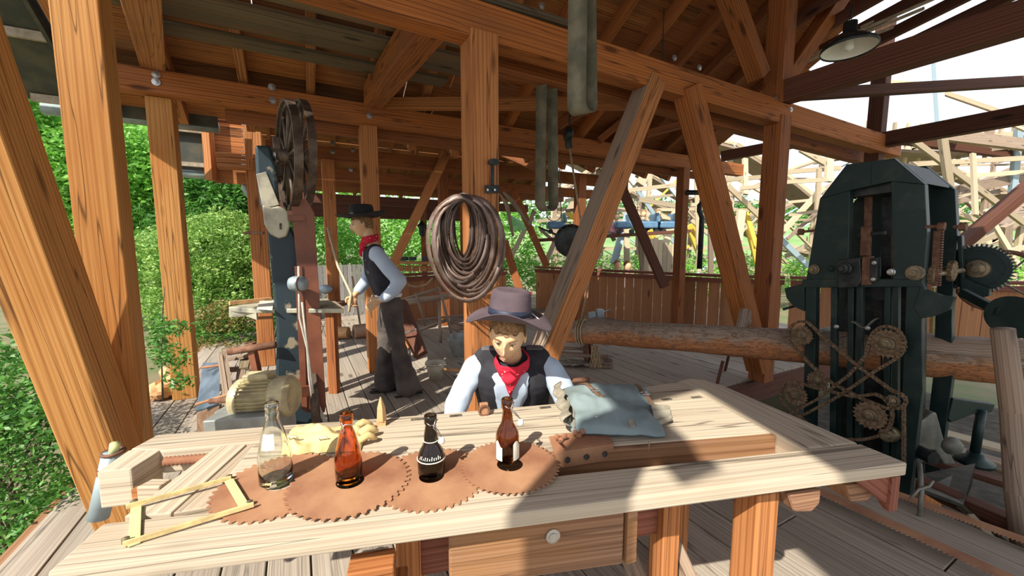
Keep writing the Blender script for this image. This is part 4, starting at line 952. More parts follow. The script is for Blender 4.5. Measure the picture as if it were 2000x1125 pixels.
# jack screws and knobs
for (p, q_) in (((1808, 443), (1840, 442)), ((1862, 443), (1882, 443)), ((1565, 453), (1592, 450))):
    a, c = P4(*p), P4(*q_); ks = MB(); ks.cyl(a, c, .012, 8)
    e_ = c if p[0] > 1700 else a; ks.cyl(e_-V*.015, e_+V*.02, .03, 10); ks.build('knob_screw', 'rust_dark', gs)
# hand wheel and counterweight lever
hc = P4(1870, 560)+U*.95; Rw = .24
nrm = (U*.9+V*.42).normalized(); e = Z; g2 = nrm.cross(e).normalized()
hw = MB().tube([hc+e*math.cos(a)*Rw+g2*math.sin(a)*Rw for a in [i*PI/20 for i in range(40)]], .018, 10, closed=True).build('hand_wheel', 'rust_dark', gs, smooth=True)
for i in range(4):
    a = i*PI/2+.6; MB().tube([hc, hc+(e*math.cos(a)+g2*math.sin(a))*Rw], .014, 8, flat=.5).build('spoke', 'iron_grey', hw)
MB().bar(P4(1850, 575)+U*.3, P4(1945, 612)+U*.1, .04, .06).build('lever', 'iron_green', gs, bevel=.006)
cw = P4(1972, 622)+U*.1; MB().lathe([(.14, -.012), (.145, 0), (.14, .012)], cw, -U+V*.2-Z*.2, 36).build('counterweight', 'iron_green', gs)
# blue scale upright + wood behind
MB().bar(Py(1838, 560, 4.5), Py(1834, 690, 4.5), .05, .04, up=Y).build('blue_upright', 'steel_blue', gs)
MB().bar(Py(1826, 560, 4.55), Py(1822, 690, 4.55), .06, .04, up=Y).build('wood_upright', 'rule_wood', gs)
MB().grid(lambda a, b: P4(1665+a*50, 628+14*math.sin(a*PI)**2-6*a)+U*(-.03+.05*b), 14, 3).build('leaf_spring', 'iron_grey', gs, solid=.008)
# chains
def chain(pts, label=None, r=.014):
    # resample path
    P_ = [P4(*p)-U*.115 for p in pts]; seg_ = []; 
    for a, c in zip(P_, P_[1:]+P_[:1]): seg_.append((a, c, (c-a).length))
    tot = sum(s[2] for s in seg_); n_ = int(tot/.030); m = MB(); path = []
    for i in range(n_):
        d = tot*i/n_
        for a, c, l in seg_:
            if d <= l: path.append(a.lerp(c, d/l if l else 0)); break
            d -= l
    for i, p in enumerate(path):
        q_ = path[(i+1) % len(path)]; du = U*(.008 if i % 2 else .013)
        dd = (q_-p).normalized(); sd = dd.cross(U)
        for s_ in (-1, 1): m.bar(p-dd*.006+du*s_, q_+dd*.006+du*s_, .004, .020, up=sd)
        m.cyl(p-U*.015, p+U*.015, .0085, 6)
    return m.build('chain', 'chain_rust', gs)
def arc(cx, cy, r, a0, a1, n_=8, sy=1.0): return [(cx+r*math.cos(math.radians(a0+(a1-a0)*i/n_)), cy+r*sy*math.sin(math.radians(a0+(a1-a0)*i/n_))) for i in range(n_+1)]
chain(arc(1580, 652, 27, 130, 300)+[(1620, 655), (1690, 712), (1755, 758)]+arc(1768, 778, 14, 290, 440, 4)+[(1745, 792), (1700, 775), (1640, 745), (1600, 712)])
chain(arc(1566, 768, 28, 110, 270)+[(1600, 752), (1680, 770)]+arc(1714, 806, 42, 280, 440, 8)+[(1700, 852), (1660, 852), (1600, 830)])
chain(arc(1745, 668, 34, 190, 420, 10)+[(1720, 722), (1650, 770), (1590, 802), (1550, 818), (1545, 810), (1610, 775), (1672, 728), (1705, 690)])
m = MB(); a = P4(1776, 785)-U*.1; c = P4(1776, 900)-U*.1
for i in range(22):
    p = a.lerp(c, i/22); q_ = a.lerp(c, (i+1)/22); du = U*(.008 if i % 2 else .013)
    for s_ in (-1, 1): m.bar(p+du*s_, q_+du*s_, .004, .02, up=V)
    m.cyl(p-U*.015, p+U*.015, .0085, 6)
m.build('chain', 'chain_rust', gs)
# base rails and castings of the saw in the pit
cb = thing('roller_casting', 'pale green cast roller stand in the pit behind the gang saw', 'machine part', Py(1825, 900, 2.9))
MB().prism([Py(1790, 830, 3.0), Py(1822, 806, 3.0), Py(1830, 806, 3.0), Py(1845, 860, 3.0), Py(1868, 908, 3.0), Py(1845, 908, 3.0), Py(1826, 880, 3.0), Py(1812, 880, 3.0), Py(1805, 905, 3.0), Py(1790, 908, 3.0)], Y*.12).build('casting', 'iron_grey', cb, bevel=.012)
MB().lathe([(.06, 0), (.07, .02), (.05, .06), (.03, .07)], Py(1853, 868, 2.9), -Y, 16).build('end_cap', 'iron_grey', cb, smooth=True)
MB().cyl(Py(1822, 896, 2.85)+Y*.2, Py(1824, 896, 2.85), .05, 14).build('bearing', 'iron_black', cb)
lw_ = thing('support_jack', 'green iron screw jack standing under the log', 'jack', Py(1905, 900, 3.2))
MB().cyl(Py(1917, 800, 3.2), Py(1903, 890, 3.2), .032, 12).build('stem', 'iron_green', lw_, smooth=True)
MB().lathe([(.12, 0), (.12, .03), (.06, .06), (.05, .10)], Py(1903, 905, 3.2), Z, 16).build('foot', 'iron_green', lw_, smooth=True)
MB().prism([Py(1862, 778, 3.2), Py(1945, 790, 3.2), Py(1938, 806, 3.2), Py(1905, 808, 3.2), Py(1858, 826, 3.2), Py(1852, 818, 3.2)], Y*.06).build('cradle', 'iron_green', lw_, bevel=.008)
# ================================================================ LOG going through the gang saw
la = Vec((.52, 5.05, .50)); lb_ = Vec((4.25, 3.02, .66)); ld = (lb_-la); LL = ld.length; ld.normalize(); le = ld.cross(Z).normalized(); lg = le.cross(ld)
def logf(a, b):
    s = a; th = 2*PI*b; r = .135+.045*s
    r *= 1+.05*mn.noise(Vec((s*9, math.cos(th)*1.2, math.sin(th)*1.2)))+.02*mn.noise(Vec((s*40, math.cos(th)*4, math.sin(th)*4)))
    c = la+ld*(LL*s)+Z*(.02*math.sin(s*4))
    return c+le*math.cos(th)*r+lg*math.sin(th)*r
lo = thing('tree_log', 'long half-debarked tree trunk running into the gang saw', 'log', Vec((la.x, la.y, .30)))
m = MB(); NL, NR = 110, 29
m.grid(logf, NL, NR, su=LL, sv=1.0); m.cap(m.ring([logf(0, k/20) for k in range(20)]), 20); m.cap(m.ring([logf(1, k/20) for k in range(20)]), 20, True)
m.build('trunk', 'log_bark', lo, smooth=True)
m = MB()
for q in range(9):
    s = .06+q*.105; th = 2.0+1.4*math.sin(q*2.7); c = logf(s, th/(2*PI))
    m = MB(); n_ = (c-(la+ld*(LL*s))).normalized(); m.lathe([(.028, -.01), (.022, .012), (.006, .016)], c, n_, 10); m.build('knot', 'log_bark', lo, smooth=True)
# rough slab end seen right of the saw
m = MB(); m.grid(lambda a, b: logf(.78+.22*a, .05+.30*b)+Z*.012+lg*.012*mn.noise(Vec((a*12, b*8, 2))), 30, 8, su=.8, sv=.4); m.build('bark_slab', 'timber_grey', lo, smooth=True, solid=.02)
m = MB(); m.grid(lambda a, b: logf(.80+.20*a, .36+.18*b)-le*.008, 30, 8, su=.8, sv=.3); m.build('hewn_face', 'timber', lo, smooth=True, solid=.012)
# rope round the log and hanging down
r_ = MB()
for k, s in enumerate((.085, .092, .10)):
    r_.tube([(la+ld*LL*s)+(logf(s, i/24)-(la+ld*LL*s))*1.08 for i in range(24)], .011, 6, closed=True)
one(r_, 'rope_sling', 'rope', 'rope sling wound three times round the thin end of the log', 'rope', la+ld*.4-Z*.15, smooth=True)
m = MB()
for i in range(26):
    x0 = la+ld*(.52+.10*random.random())-Z*.15+Y*-.04*random.random(); m.tube([x0, x0+Vec((random.uniform(-.02, .02), 0, -.14)), x0+Vec((random.uniform(-.05, .05), 0, -.27))], .005, 4)
tag(m.build('rope_tail', 'rope', None, la+ld*.55-Z*.3), 'frayed rope tail hanging under the log', 'rope')
a = Pz(1178, 712, .02)
pu = thing('pulley_block', 'flat wooden pulley block lying on the floor under the log', 'pulley', a)
MB().lathe([(.02, 0), (.13, .01), (.13, .03), (.02, .035)], a+Z*.01, Vec((.1, -.2, 1)), 24).build('sheave', 'timber_grey', pu)
MB().lathe([(.02, 0), (.12, .01), (.12, .025), (.02, .03)], a+Z*.055, Vec((.1, -.2, 1)), 24).build('sheave', 'timber_grey', pu); MB().bar(a+Z*.09-X*.05, a+Z*.11+X*.06, .04, .05).build('cheek', 'leather', pu)
# rope from pulley under the roof down to the log
top = Py(1112, 300, 4.9)
hp = thing('hanging_pulley', 'dark pulley block hanging from the roof beside the hide belt', 'pulley', Py(1110, 285, 4.6))
MB().lathe([(.02, -.04), (.075, -.03), (.085, 0), (.075, .03), (.02, .04)], Py(1110, 262, 4.6), X+Y*.3, 18).build('block', 'iron_black', hp, smooth=True)
MB().cyl(Py(1112, 244, 4.6), Py(1114, 195, 4.6), .012, 6).build('hook', 'iron_black', hp)
MB().cyl(Py(1110, 275, 4.6), Py(1112, 290, 4.6), .04, 8).build('swivel', 'iron_black', hp)
one(MB().tube([Py(1112, 285, 4.6), Py(1128, 390, 4.65), Py(1152, 540, 4.75), la+ld*.38+Z*.15], .012, 6), 'hoist_rope', 'rope', 'thin rope slanting from the hanging pulley down to the log', 'rope', la+ld*.38+Z*.15, smooth=True)
vz = thing('bench_vise', 'small blue-grey bench vise standing behind the log', 'vise', Pz(1165, 650, .62)-Z*.02)
vzc = Py(1165, 612, 5.6); vz.location = vzc-Z*.08
MB().box(vzc+X*.05, .10, .12, .12).build('fixed_jaw', 'steel_blue', vz, bevel=.015); MB().box(vzc-X*.06-Z*.02, .10, .1, .08, X+Z*.2).build('moving_jaw', 'steel_blue', vz, bevel=.015); MB().cyl(vzc+X*.1+Z*.02, vzc+X*.2+Z*.05, .012, 8).build('screw', 'steel', vz)
one(MB().prism([Py(1448, 610, 4.0), Py(1454, 602, 4.0), Py(1468, 606, 4.0), Py(1468, 630, 4.0), Py(1462, 640, 4.0), Py(1442, 640, 4.0)], Y*.05), 'wood_wedge', 'timber_grey', 'upright grey wooden wedge standing on top of the log', 'wedge', Py(1455, 640, 4.0), bevel=.005)
# trestle, barrows axle and rags under the thin end
ax_ = thing('cart_axle', 'pair of dusty spoked axle rollers under the thin log end', 'axle', Pz(1110, 700, .05))
for dz, dy in ((.16, 0), (.06, .1), (.10, -.12)):
    a = Pz(1070, 700, .05)+Z*dz+Y*dy; c = a+X*.55-Y*.12; MB().cyl(a, c, .022, 10).build('axle_bar', 'timber_grey', ax_)
for x_ in (.50, .56): MB().lathe([(.03, -.02), (.12, -.02), (.12, .02), (.03, .02)], Pz(1070, 700, .05)+Z*.12+X*x_-Y*.12, X, 20).build('wheel', 'rust_dark', ax_)
c = Pz(1125, 712, .01)
m = MB(); m.grid(lambda a, b: c+Vec(((a-.5)*.42, (b-.5)*.25, .03+.03*mn.noise(Vec((a*7, b*7, 5))))), 18, 14); one(m, 'rag', 'canvas_edge', 'crumpled sack rag on the floor behind the crouching figure', 'rag', c, smooth=True, solid=.004)
for i, (px, py) in enumerate(((1428, 706), (1412, 735))):
    a = Pz(px-12, py+18, 0); c = Py(px, py-30, a.y); one(MB().tube([a, c], .018, 8), 'trestle_leg', 'timber_dark', ('thin dark prop under the log, slanting right', 'second thin prop under the log, nearer')[i], 'prop', a)

# ================================================================ COIL OF SAW BANDS on the central post
cc0 = Py(906, 483, 2.52)
coil = thing('saw_band_coil', 'big oval coil of rusty band saw blades tied at the top', 'saw band coil', cc0-Z*.33)
top_c = Py(907, 386, 2.55)
for i in range(32):
    rng = random.Random(i); hh = .325-.012*(i % 8)-.0018*i; ww = .222-.012*(i % 8)-.0026*i+.015*rng.random(); off = -.05+.1*rng.random(); tw = rng.uniform(-.25, .25); cx_ = top_c.x + off*.35
    cen = Vec((cx_+.02*math.sin(i), top_c.y-.06+.10*(i/31), top_c.z-hh)); pts = []
    for k in range(44):
        a = 2*PI*k/44; w_ = ww*(1+.10*math.cos(a)); x_ = math.sin(a)*w_; z_ = math.cos(a)*hh
        pts.append(cen+Vec((x_*math.cos(tw), x_*math.sin(tw)+.03*math.sin(a*2+i)+.02*(1-math.cos(a)), z_)))
    m = MB(); n_ = len(pts); w2 = .010
    ra = m.ring([p+Vec((0, -w2, 0))-((p-cen).normalized()*.016) for p in pts]); rb = m.ring([p+Vec((0, w2, 0))+((p-cen).normalized()*.016) for p in pts]); m.bridge(ra, rb, n_, 0, .03, 3)
    m.build('saw_band', 'blade_band', coil, smooth=True, solid=.0015)
MB().tube([top_c+Vec((math.cos(a)*.022-.01, math.sin(a)*.05-.02, .01+.02*math.sin(a))) for a in [i*PI/6 for i in range(12)]], .006, 6, closed=True).build('wire_tie', 'plastic_white', coil, smooth=True)
# iron bracket on the post
ib = thing('iron_bracket', 'black forged iron hammer-shaped bracket on the central post', 'bracket', Pv(962, 372, 2.52))
MB().bar(Pv(962, 322, 2.53), Pv(962, 362, 2.53), .022, .014, up=V).build('bar', 'iron_black', ib, bevel=.003)
MB().prism([Pv(952, 320, 2.54), Pv(955, 312, 2.54), Pv(962, 310, 2.54), Pv(971, 313, 2.54), Pv(974, 321, 2.54), Pv(962, 323, 2.54)], -V*.02).build('head', 'iron_black', ib)
MB().prism([Pv(947, 362, 2.54), Pv(974, 362, 2.54), Pv(973, 377, 2.54), Pv(948, 378, 2.54)], -V*.012).build('base_plate', 'iron_black', ib, bevel=.002)
for px in (952, 966): MB().lathe([(.008, 0), (.008, .005)], Pv(px, 371, 2.52), -V, 8).build('bolt', 'steel', ib)
# hanging transmission belts
def belt(pts, w, label, wd=None, dz=.0):
    m = MB(); n_ = len(pts); b0_ = []
    for i, p in enumerate(pts):
        d = (pts[min(i+1, n_-1)]-pts[max(i-1, 0)]).normalized(); s_ = wd
        m.v += [p-s_*w/2, p+s_*w/2]
    for i in range(n_-1): m.quad((2*i, 2*i+1, 2*i+3, 2*i+2), ((i*.05, 0), (i*.05, w), (i*.05+.05, w), (i*.05+.05, 0)))
    return one(m, 'leather_belt', 'belt_hide', label, 'belt', pts[-1], smooth=True, solid=.006)
def loop(px, ytop, ybot, d, halfpx, w, ax, wd_, label, dy=.12):
    a0_ = Py(px, ytop, d); b0_ = Py(px, ybot, d); R_ = halfpx*d/780; c = b0_+Z*R_; pts = []
    for i in range(14): pts.append((a0_-ax*R_*.7).lerp(c-ax*R_, i/13))
    for i in range(1, 12): a = PI+PI*i/12; pts.append(c+ax*math.cos(a)*R_+Z*math.sin(a)*R_)
    for i in range(14): pts.append((c+ax*R_).lerp(a0_+ax*R_*.7, i/13))
    return belt(pts, w, label, wd_)
ax1 = (X*.75+Y*.66).normalized(); loop(1137, -30, 222, 2.35, 17, .115, ax1, (X*.80-Y*.60).normalized(), 'wide stiff leather drive belt looped over the big beam')
ax2 = (X*.8+Y*.6).normalized(); loop(1068, 100, 412, 3.6, 17, .10, ax2, (X*.85-Y*.5).normalized(), 'long dark leather belt hanging twisted beneath the roof')
loop(1082, 330, 432, 4.2, 14, .035, X, Y, 'thin dark belt loop below the long leather belt')
# grey split horn-like branches on the corner post
one(MB().tube([Py(984, 375, 4.4), Py(1002, 395, 4.4), Py(1036, 440, 4.4)], [.03, .045, .03], 10, flat=.6), 'grey_fork', 'timber_grey', 'weathered grey forked wood leaning at the post corner', 'branch', Py(1036, 440, 4.4), smooth=True)
one(MB().tube([Py(976, 378, 4.3), Py(990, 400, 4.3), Py(1002, 462, 4.3)], [.02, .05, .025], 10, flat=.5), 'grey_blade_wood', 'timber_grey', 'second weathered grey wooden piece hanging straight down there', 'branch', Py(1002, 462, 4.3), smooth=True)
one(MB().tube([Py(1034, 438, 4.38), Py(1040, 420, 4.38), Py(1044, 412, 4.38)], [.025, .02, .028], 8), 'knobbed_stick', 'timber_grey', 'knobbed wooden handle end on the grey fork', 'branch', Py(1036, 440, 4.38), smooth=True)
fw = thing('grooved_wheel', 'dark ribbed fan wheel partly hidden by the long strut', 'wheel', Py(1112, 500, 3.9))
wc_ = Py(1114, 470, 3.9); MB().lathe([(.02, -.03), (.13, -.02), (.16, 0), (.13, .02), (.02, .03)], wc_, Vec((-.35, -.9, 0)), 28).build('disc', 'iron_black', fw)
for i in range(14):
    a = 2*PI*i/14; e_ = Vec((.93, -.36, 0)); MB().bar(wc_+Vec((-.35, -.9, 0))*.025+(e_*math.cos(a)+Z*math.sin(a))*.03, wc_+Vec((-.35, -.9, 0))*.01+(e_*math.cos(a)+Z*math.sin(a))*.15, .006, .01).build('rib', 'wheel_iron', fw)
MB().cyl(Py(1052, 444, 4.5), wc_, .012, 8).build('axle', 'iron_black', fw)
# lamps
def lamp(c, R_, tilt, label, chain_top):
    t = thing('pendant_lamp', label, 'lamp', c)
    tl = tilt.normalized()
    MB().lathe([(R_, 0), (R_*.98, R_*.16), (R_*.62, R_*.46), (R_*.30, R_*.62), (R_*.24, R_*.75), (R_*.24, R_*1.15), (R_*.12, R_*1.2)], c, tl, 32, capa=False).build('shade', 'iron_black', t, smooth=True, solid=.004)
    MB().lathe([(R_*.99, .006), (R_*.96, R_*.13), (R_*.6, R_*.40), (R_*.2, R_*.5), (.001, R_*.5)], c, tl, 32, capa=False).build('reflector', 'enamel_white', t, smooth=True)
    MB().lathe([(.001, -.07*R_/.2), (.035*R_/.2, -.05*R_/.2), (.03*R_/.2, 0), (.015, .05)], c+tl*R_*.30, tl, 12).build('bulb', 'bulb', t, smooth=True)
    a = c+tl*R_*1.2; m = MB(); n_ = 12
    for i in range(n_): p = a.lerp(chain_top, (i+.5)/n_); dd = (chain_top-a)/n_; m.tube([p+dd*.6*math.sin(q)+(X if i % 2 else Y)*.010*math.cos(q) for q in [k*PI/4 for k in range(8)]], .003, 5, closed=True)
    m.build('chain', 'iron_black', t)
lc = Py(1658, 98, 3.0); lamp(lc, .165, Vec((.02, .06, 1)), 'black enamel pendant lamp with white inside hanging upper right', lc+Z*1.1)
l2 = Py(1290, 200, 4.7); t_ = thing('pendant_lamp', 'small white enamel lamp beside the long strut top', 'lamp', l2)
MB().lathe([(.12, 0), (.10, .03), (.03, .05), (.025, .12), (.001, .13)], l2, Vec((.15, 0, 1)), 24, capa=False).build('shade', 'enamel_white', t_, smooth=True, solid=.004); MB().cyl(l2+Z*.12, l2+Z*1.0, .006, 6).build('cord', 'iron_black', t_)
lt = Py(824, 445, 10.5); t_ = thing('lantern', 'small dark lantern in the garden opening', 'lantern', lt)
MB().lathe([(.03, -.22), (.07, -.18), (.09, 0), (.13, .05), (.05, .14), (.01, .2)], lt, Z, 8).build('lantern_body', 'iron_black', t_); MB().cyl(lt+Z*.18, lt+Z*.4, .01, 6).build('hook', 'iron_black', t_)
# black downpipe by the fence post
one(MB().tube([Py(1340, 376, 7.3), Py(1378, 376, 7.3), Py(1378, 388, 7.3), Py(1366, 402, 7.3), Py(1366, 412, 7.3), Py(1371, 425, 7.3), Py(1366, 525, 7.3)], .045, 12), 'downpipe', 'iron_black', 'black rainwater downpipe beside the fence post', 'pipe', Py(1366, 525, 7.3), smooth=True)
# ladder at right
ld_ = thing('pole_ladder', 'rough pale pole ladder standing at the right edge', 'ladder', Py(1995, 1080, 2.3))
def pole(p, q, r_, mat='timber_grey'):
    a, c = p, q; return MB().tube([a, a.lerp(c, .33)+X*.01, a.lerp(c, .66)-X*.008, c], r_, 10).build('rail', mat, ld_, smooth=True)
pole(Py(1958, 642, 2.3), Py(2010, 1120, 2.2), [.050, .055, .060, .064]); pole(Py(2088, 660, 2.4), Py(2130, 1120, 2.2), .065)
for y_ in (712, 826, 945, 1060):
    MB().tube([Py(1966+(y_-712)*.1, y_-6, 2.28), Py(2110, y_+22, 2.35)], .022, 8).build('rung', 'timber_grey', ld_, smooth=True)
# pit contents: boards, rails, wedges
def bd(p, q, d1, d2, w, h, mat, label, name='board', cat='board', up=Z, group=None):
    a, c = Py(*p, d1), Py(*q, d2); return timber(name, label, a, c, w, h, mat, up=up, cat=cat, group=group)
bd((1795, 945), (1990, 1030), 2.75, 2.3, .10, .10, 'timber_dark', 'brown channel rail running along the pit', 'iron_rail', 'rail')
bd((1790, 890), (2000, 955), 3.3, 2.9, .12, .05, 'timber_dark', 'upper brown rail behind the leaning panel', 'iron_rail', 'rail')
bd((1800, 835), (2030, 895), 3.8, 3.4, .20, .03, 'coaster_wood', 'pale plank on the log carriage', 'plank', 'plank')
bd((1810, 862), (2030, 925), 3.6, 3.2, .16, .03, 'timber_grey', 'grey plank on the log carriage, nearer', 'plank', 'plank')
bd((1822, 882), (2030, 945), 3.5, 3.1, .03, .05, 'stored_board', 'dark square batten under the carriage planks', 'batten', 'batten')
one(MB().prism([Py(1802, 925, 2.9), Py(1905, 905, 2.9), Py(1898, 950, 2.6), Py(1882, 985, 2.45), Py(1800, 955, 2.6)], Vec((0, .02, -.03))), 'metal_panel', 'iron_grey', 'grey-green panel tilted in the pit before the casting', 'panel', Py(1850, 980, 2.5))
one(MB().prism([Py(1806, 965, 2.3), Py(1840, 985, 2.3), Py(1838, 1010, 2.3), Py(1820, 1026, 2.3), Py(1800, 1018, 2.3)], Y*.05), 'wood_block', 'timber', 'orange wooden wedge block beside the bench end', 'wedge', Py(1820, 1024, 2.3), bevel=.004)
bd((1848, 1012), (1880, 1052), 2.3, 2.2, .06, .03, 'timber', 'short brown stick leaning in the pit', 'board', 'board')
bd((1892, 1005), (1950, 1068), 2.35, 2.2, .05, .03, 'coaster_wood', 'pale yellow stick leaning in the pit', 'board', 'board')
bd((1872, 985), (1985, 1075), 2.5, 2.3, .05, .04, 'stored_board', 'dark edged stick crossing the pit', 'board', 'board')
pt = thing('hose_tangle', 'thin bent grey rods beside the bench bracket', 'rod', Py(1800, 1000, 2.2)); MB().tube([Py(1778, 975, 2.2), Py(1795, 955, 2.2), Py(1815, 950, 2.2), Py(1822, 940, 2.25)], .008, 6).build('rod', 'iron_grey', pt, smooth=True); MB().tube([Py(1796, 905, 2.3), Py(1800, 960, 2.2), Py(1795, 1015, 2.2)], .012, 6).build('rod', 'iron_grey', pt, smooth=True)
for i, (px, py, d, lb) in enumerate(((1815, 1050, 2.1, 'dark block beside the brown rail end'), (1890, 1090, 2.1, 'dusty beam end in the bottom right pit'))): bd((px, py), (px+120, py+70), d, d-.1, .08, .07, 'timber_dark', lb, 'block', 'block')

# ================================================================ MIDDLE JUNK
bk = Pz(851, 740, 0); t_ = thing('bucket', 'cream enamel bucket on the sunlit floor', 'bucket', bk)
MB().lathe([(.001, .004), (.075, 0), (.115, .20), (.122, .205), (.118, .195), (.072, .012), (.001, .012)], bk, Z, 28, capa=False).build('pail', 'cream_metal', t_, smooth=True)
hd = MB().tube([bk+Vec((.115*math.cos(a), .115*math.sin(a)-.02, .19)) for a in [i*PI/8-PI for i in range(9)]], .004, 6).build('handle', 'steel', t_, smooth=True)
one(MB().tube([bk+Vec((.10, -.04, .13)), bk+Vec((.30, -.08, .13))], [.018, .022], 10), 'hammer_shaft', 'log_cut', 'short wooden handle lying across the bucket side', 'handle', bk+Vec((.2, -.06, .0)), smooth=True)
tb = Pz(905, 690, 0); m = MB(); 
t_ = thing('zinc_tub', 'grey sheet zinc tub behind the crouching figure', 'tub', tb)
def rr(w, l, z): return [tb+Vec((-w, -l, z)), tb+Vec((w, -l, z)), tb+Vec((w, l, z)), tb+Vec((-w, l, z))]
rs = [m.ring(rr(.13, .16, 0)), m.ring(rr(.20, .24, .26)), m.ring(rr(.19, .23, .26)), m.ring(rr(.12, .15, .01))]
for a, c in zip(rs, rs[1:]): m.bridge(a, c, 4, 0, .2, 1)
m.cap(rs[0], 4); m.cap(rs[3], 4, True); m.build('basin', 'zinc', t_, bevel=.004)
a = Pz(664, 662, 0); one(MB().tube([a-X*.16+Z*.11, a+X*.15+Z*.11], [.11, .10], 14), 'log_block', 'log_cut', 'pale split log block on the floor by the orange post', 'log', a, smooth=False)
a = Pz(705, 660, 0); ml = thing('wooden_maul', 'dark round wooden maul standing behind the standing figure', 'mallet', a)
MB().tube([a+Z*.12-Vec((.09, .06, 0)), a+Z*.12+Vec((.1, .08, 0))], .12, 18).build('maul_head', 'bark', ml); MB().tube([a+Z*.2, Py(688, 540, a.y-.3)], .018, 8).build('handle', 'timber_grey', ml)
# sawhorse of poles
sh_ = thing('pole_sawhorse', 'old sawhorse of rough poles with tilted legs before the board fence', 'sawhorse', Pz(860, 660, 0))
def pl_(p, q, d1, d2, r_): return MB().tube([Py(*p, d1), Py(*q, d2)], r_, 8).build('pole', 'timber_grey', sh_, smooth=True)
pl_((782, 592), (876, 578), 6.6, 6.9, .055); pl_((780, 588), (858, 563), 6.8, 6.8, .028); pl_((812, 572), (832, 641), 6.6, 6.6, .022); pl_((858, 562), (882, 650), 6.7, 6.3, .024); pl_((858, 590), (860, 668), 6.6, 6.0, .026)
pl_((815, 625), (905, 616), 6.9, 7.2, .02); pl_((820, 644), (872, 625), 6.5, 6.5, .03); pl_((880, 628), (905, 636), 6.5, 6.6, .018)
pb = thing('leaning_plank', 'dark heavy plank with bolts leaning behind the standing figure', 'plank', Pz(825, 700, 0))
MB().bar(Py(783, 592, 5.4), Py(822, 694, 4.9), .16, .10, up=Y).build('plank', 'timber_dark', pb, bevel=.005)
MB().bar(Py(770, 606, 5.3), Py(800, 680, 4.95), .04, .05, up=Y).build('batten', 'timber', pb)
MB().cyl(Py(782, 655, 5.0), Py(812, 643, 4.9), .012, 8).build('bolt', 'steel', pb); MB().cyl(Py(800, 688, 4.9), Py(801, 712, 4.85), .014, 8).build('rod', 'iron_black', pb)
one(MB().bar(Pz(885, 640, .04), Pz(935, 630, .04), .25, .06, Z), 'beam_offcut', 'timber_grey', 'flat grey beam offcut lying at the fence foot', 'beam', Pz(905, 640, .0))
one(MB().tube([Py(785, 545, 7.6), Py(800, 558, 7.6), Py(815, 561, 7.6), Py(832, 556, 7.6), Py(845, 543, 7.6)], .018, 8), 'slack_rope', 'rope', 'slack pale rope hooked along the left board fence', 'rope', Py(815, 561, 7.6), smooth=True)
# counter in the garden opening
ct = thing('counter', 'plank counter below the garden opening', 'counter', Py(850, 560, 9.6))
MB().bar(Py(775, 512, 9.6), Py(915, 516, 9.9), .35, .06).build('counter_top', 'fence_board', ct)
for i in range(9): p = Py(782+i*15, 523, 9.75); MB().bar(p-Z*.09, p+Z*.05, .16, .03, up=Y).build('front_board', 'fence_board', ct)
for i, (px, lb) in enumerate(((790, 'dark bundle on the plank counter'), (806, 'second dark parcel on the plank counter'), (832, 'small dark box under the lantern post'))): one(MB().box(Py(px, 505, 9.6), .16, .14, .09, X), 'parcel', 'cloth_dark', lb, 'parcel', Py(px, 508, 9.6), bevel=.01)
# blue machine beyond the band saw table
bm = thing('covered_machine', 'pale blue covered machine behind the band saw table', 'machine', Py(638, 572, 6.6)-Z*.15)
MB().sphere(Py(636, 565, 6.6), .10, 18, (1.1, 1, .8)).build('cover', 'steel_blue', bm, smooth=True); MB().box(Py(640, 592, 6.6)-Z*.02, .5, .4, .08, X).build('bed', 'rust_dark', bm, bevel=.01)
tbm = thing('wooden_table', 'rough dusty wooden machine table behind the red-brown guard', 'table', Pz(648, 690, 0))
MB().prism([Py(606, 600, 4.1), Py(672, 600, 4.1), Py(655, 588, 4.9), Py(606, 588, 4.9)], -Z*.06).build('table_top', 'timber_grey', tbm, bevel=.004)
for px in (614, 646): MB().bar(Py(px, 606, 4.2), Vec((Py(px, 606, 4.2).x, 4.2, 0)), .09, .09, up=Y).build('leg', 'timber_deep', tbm)
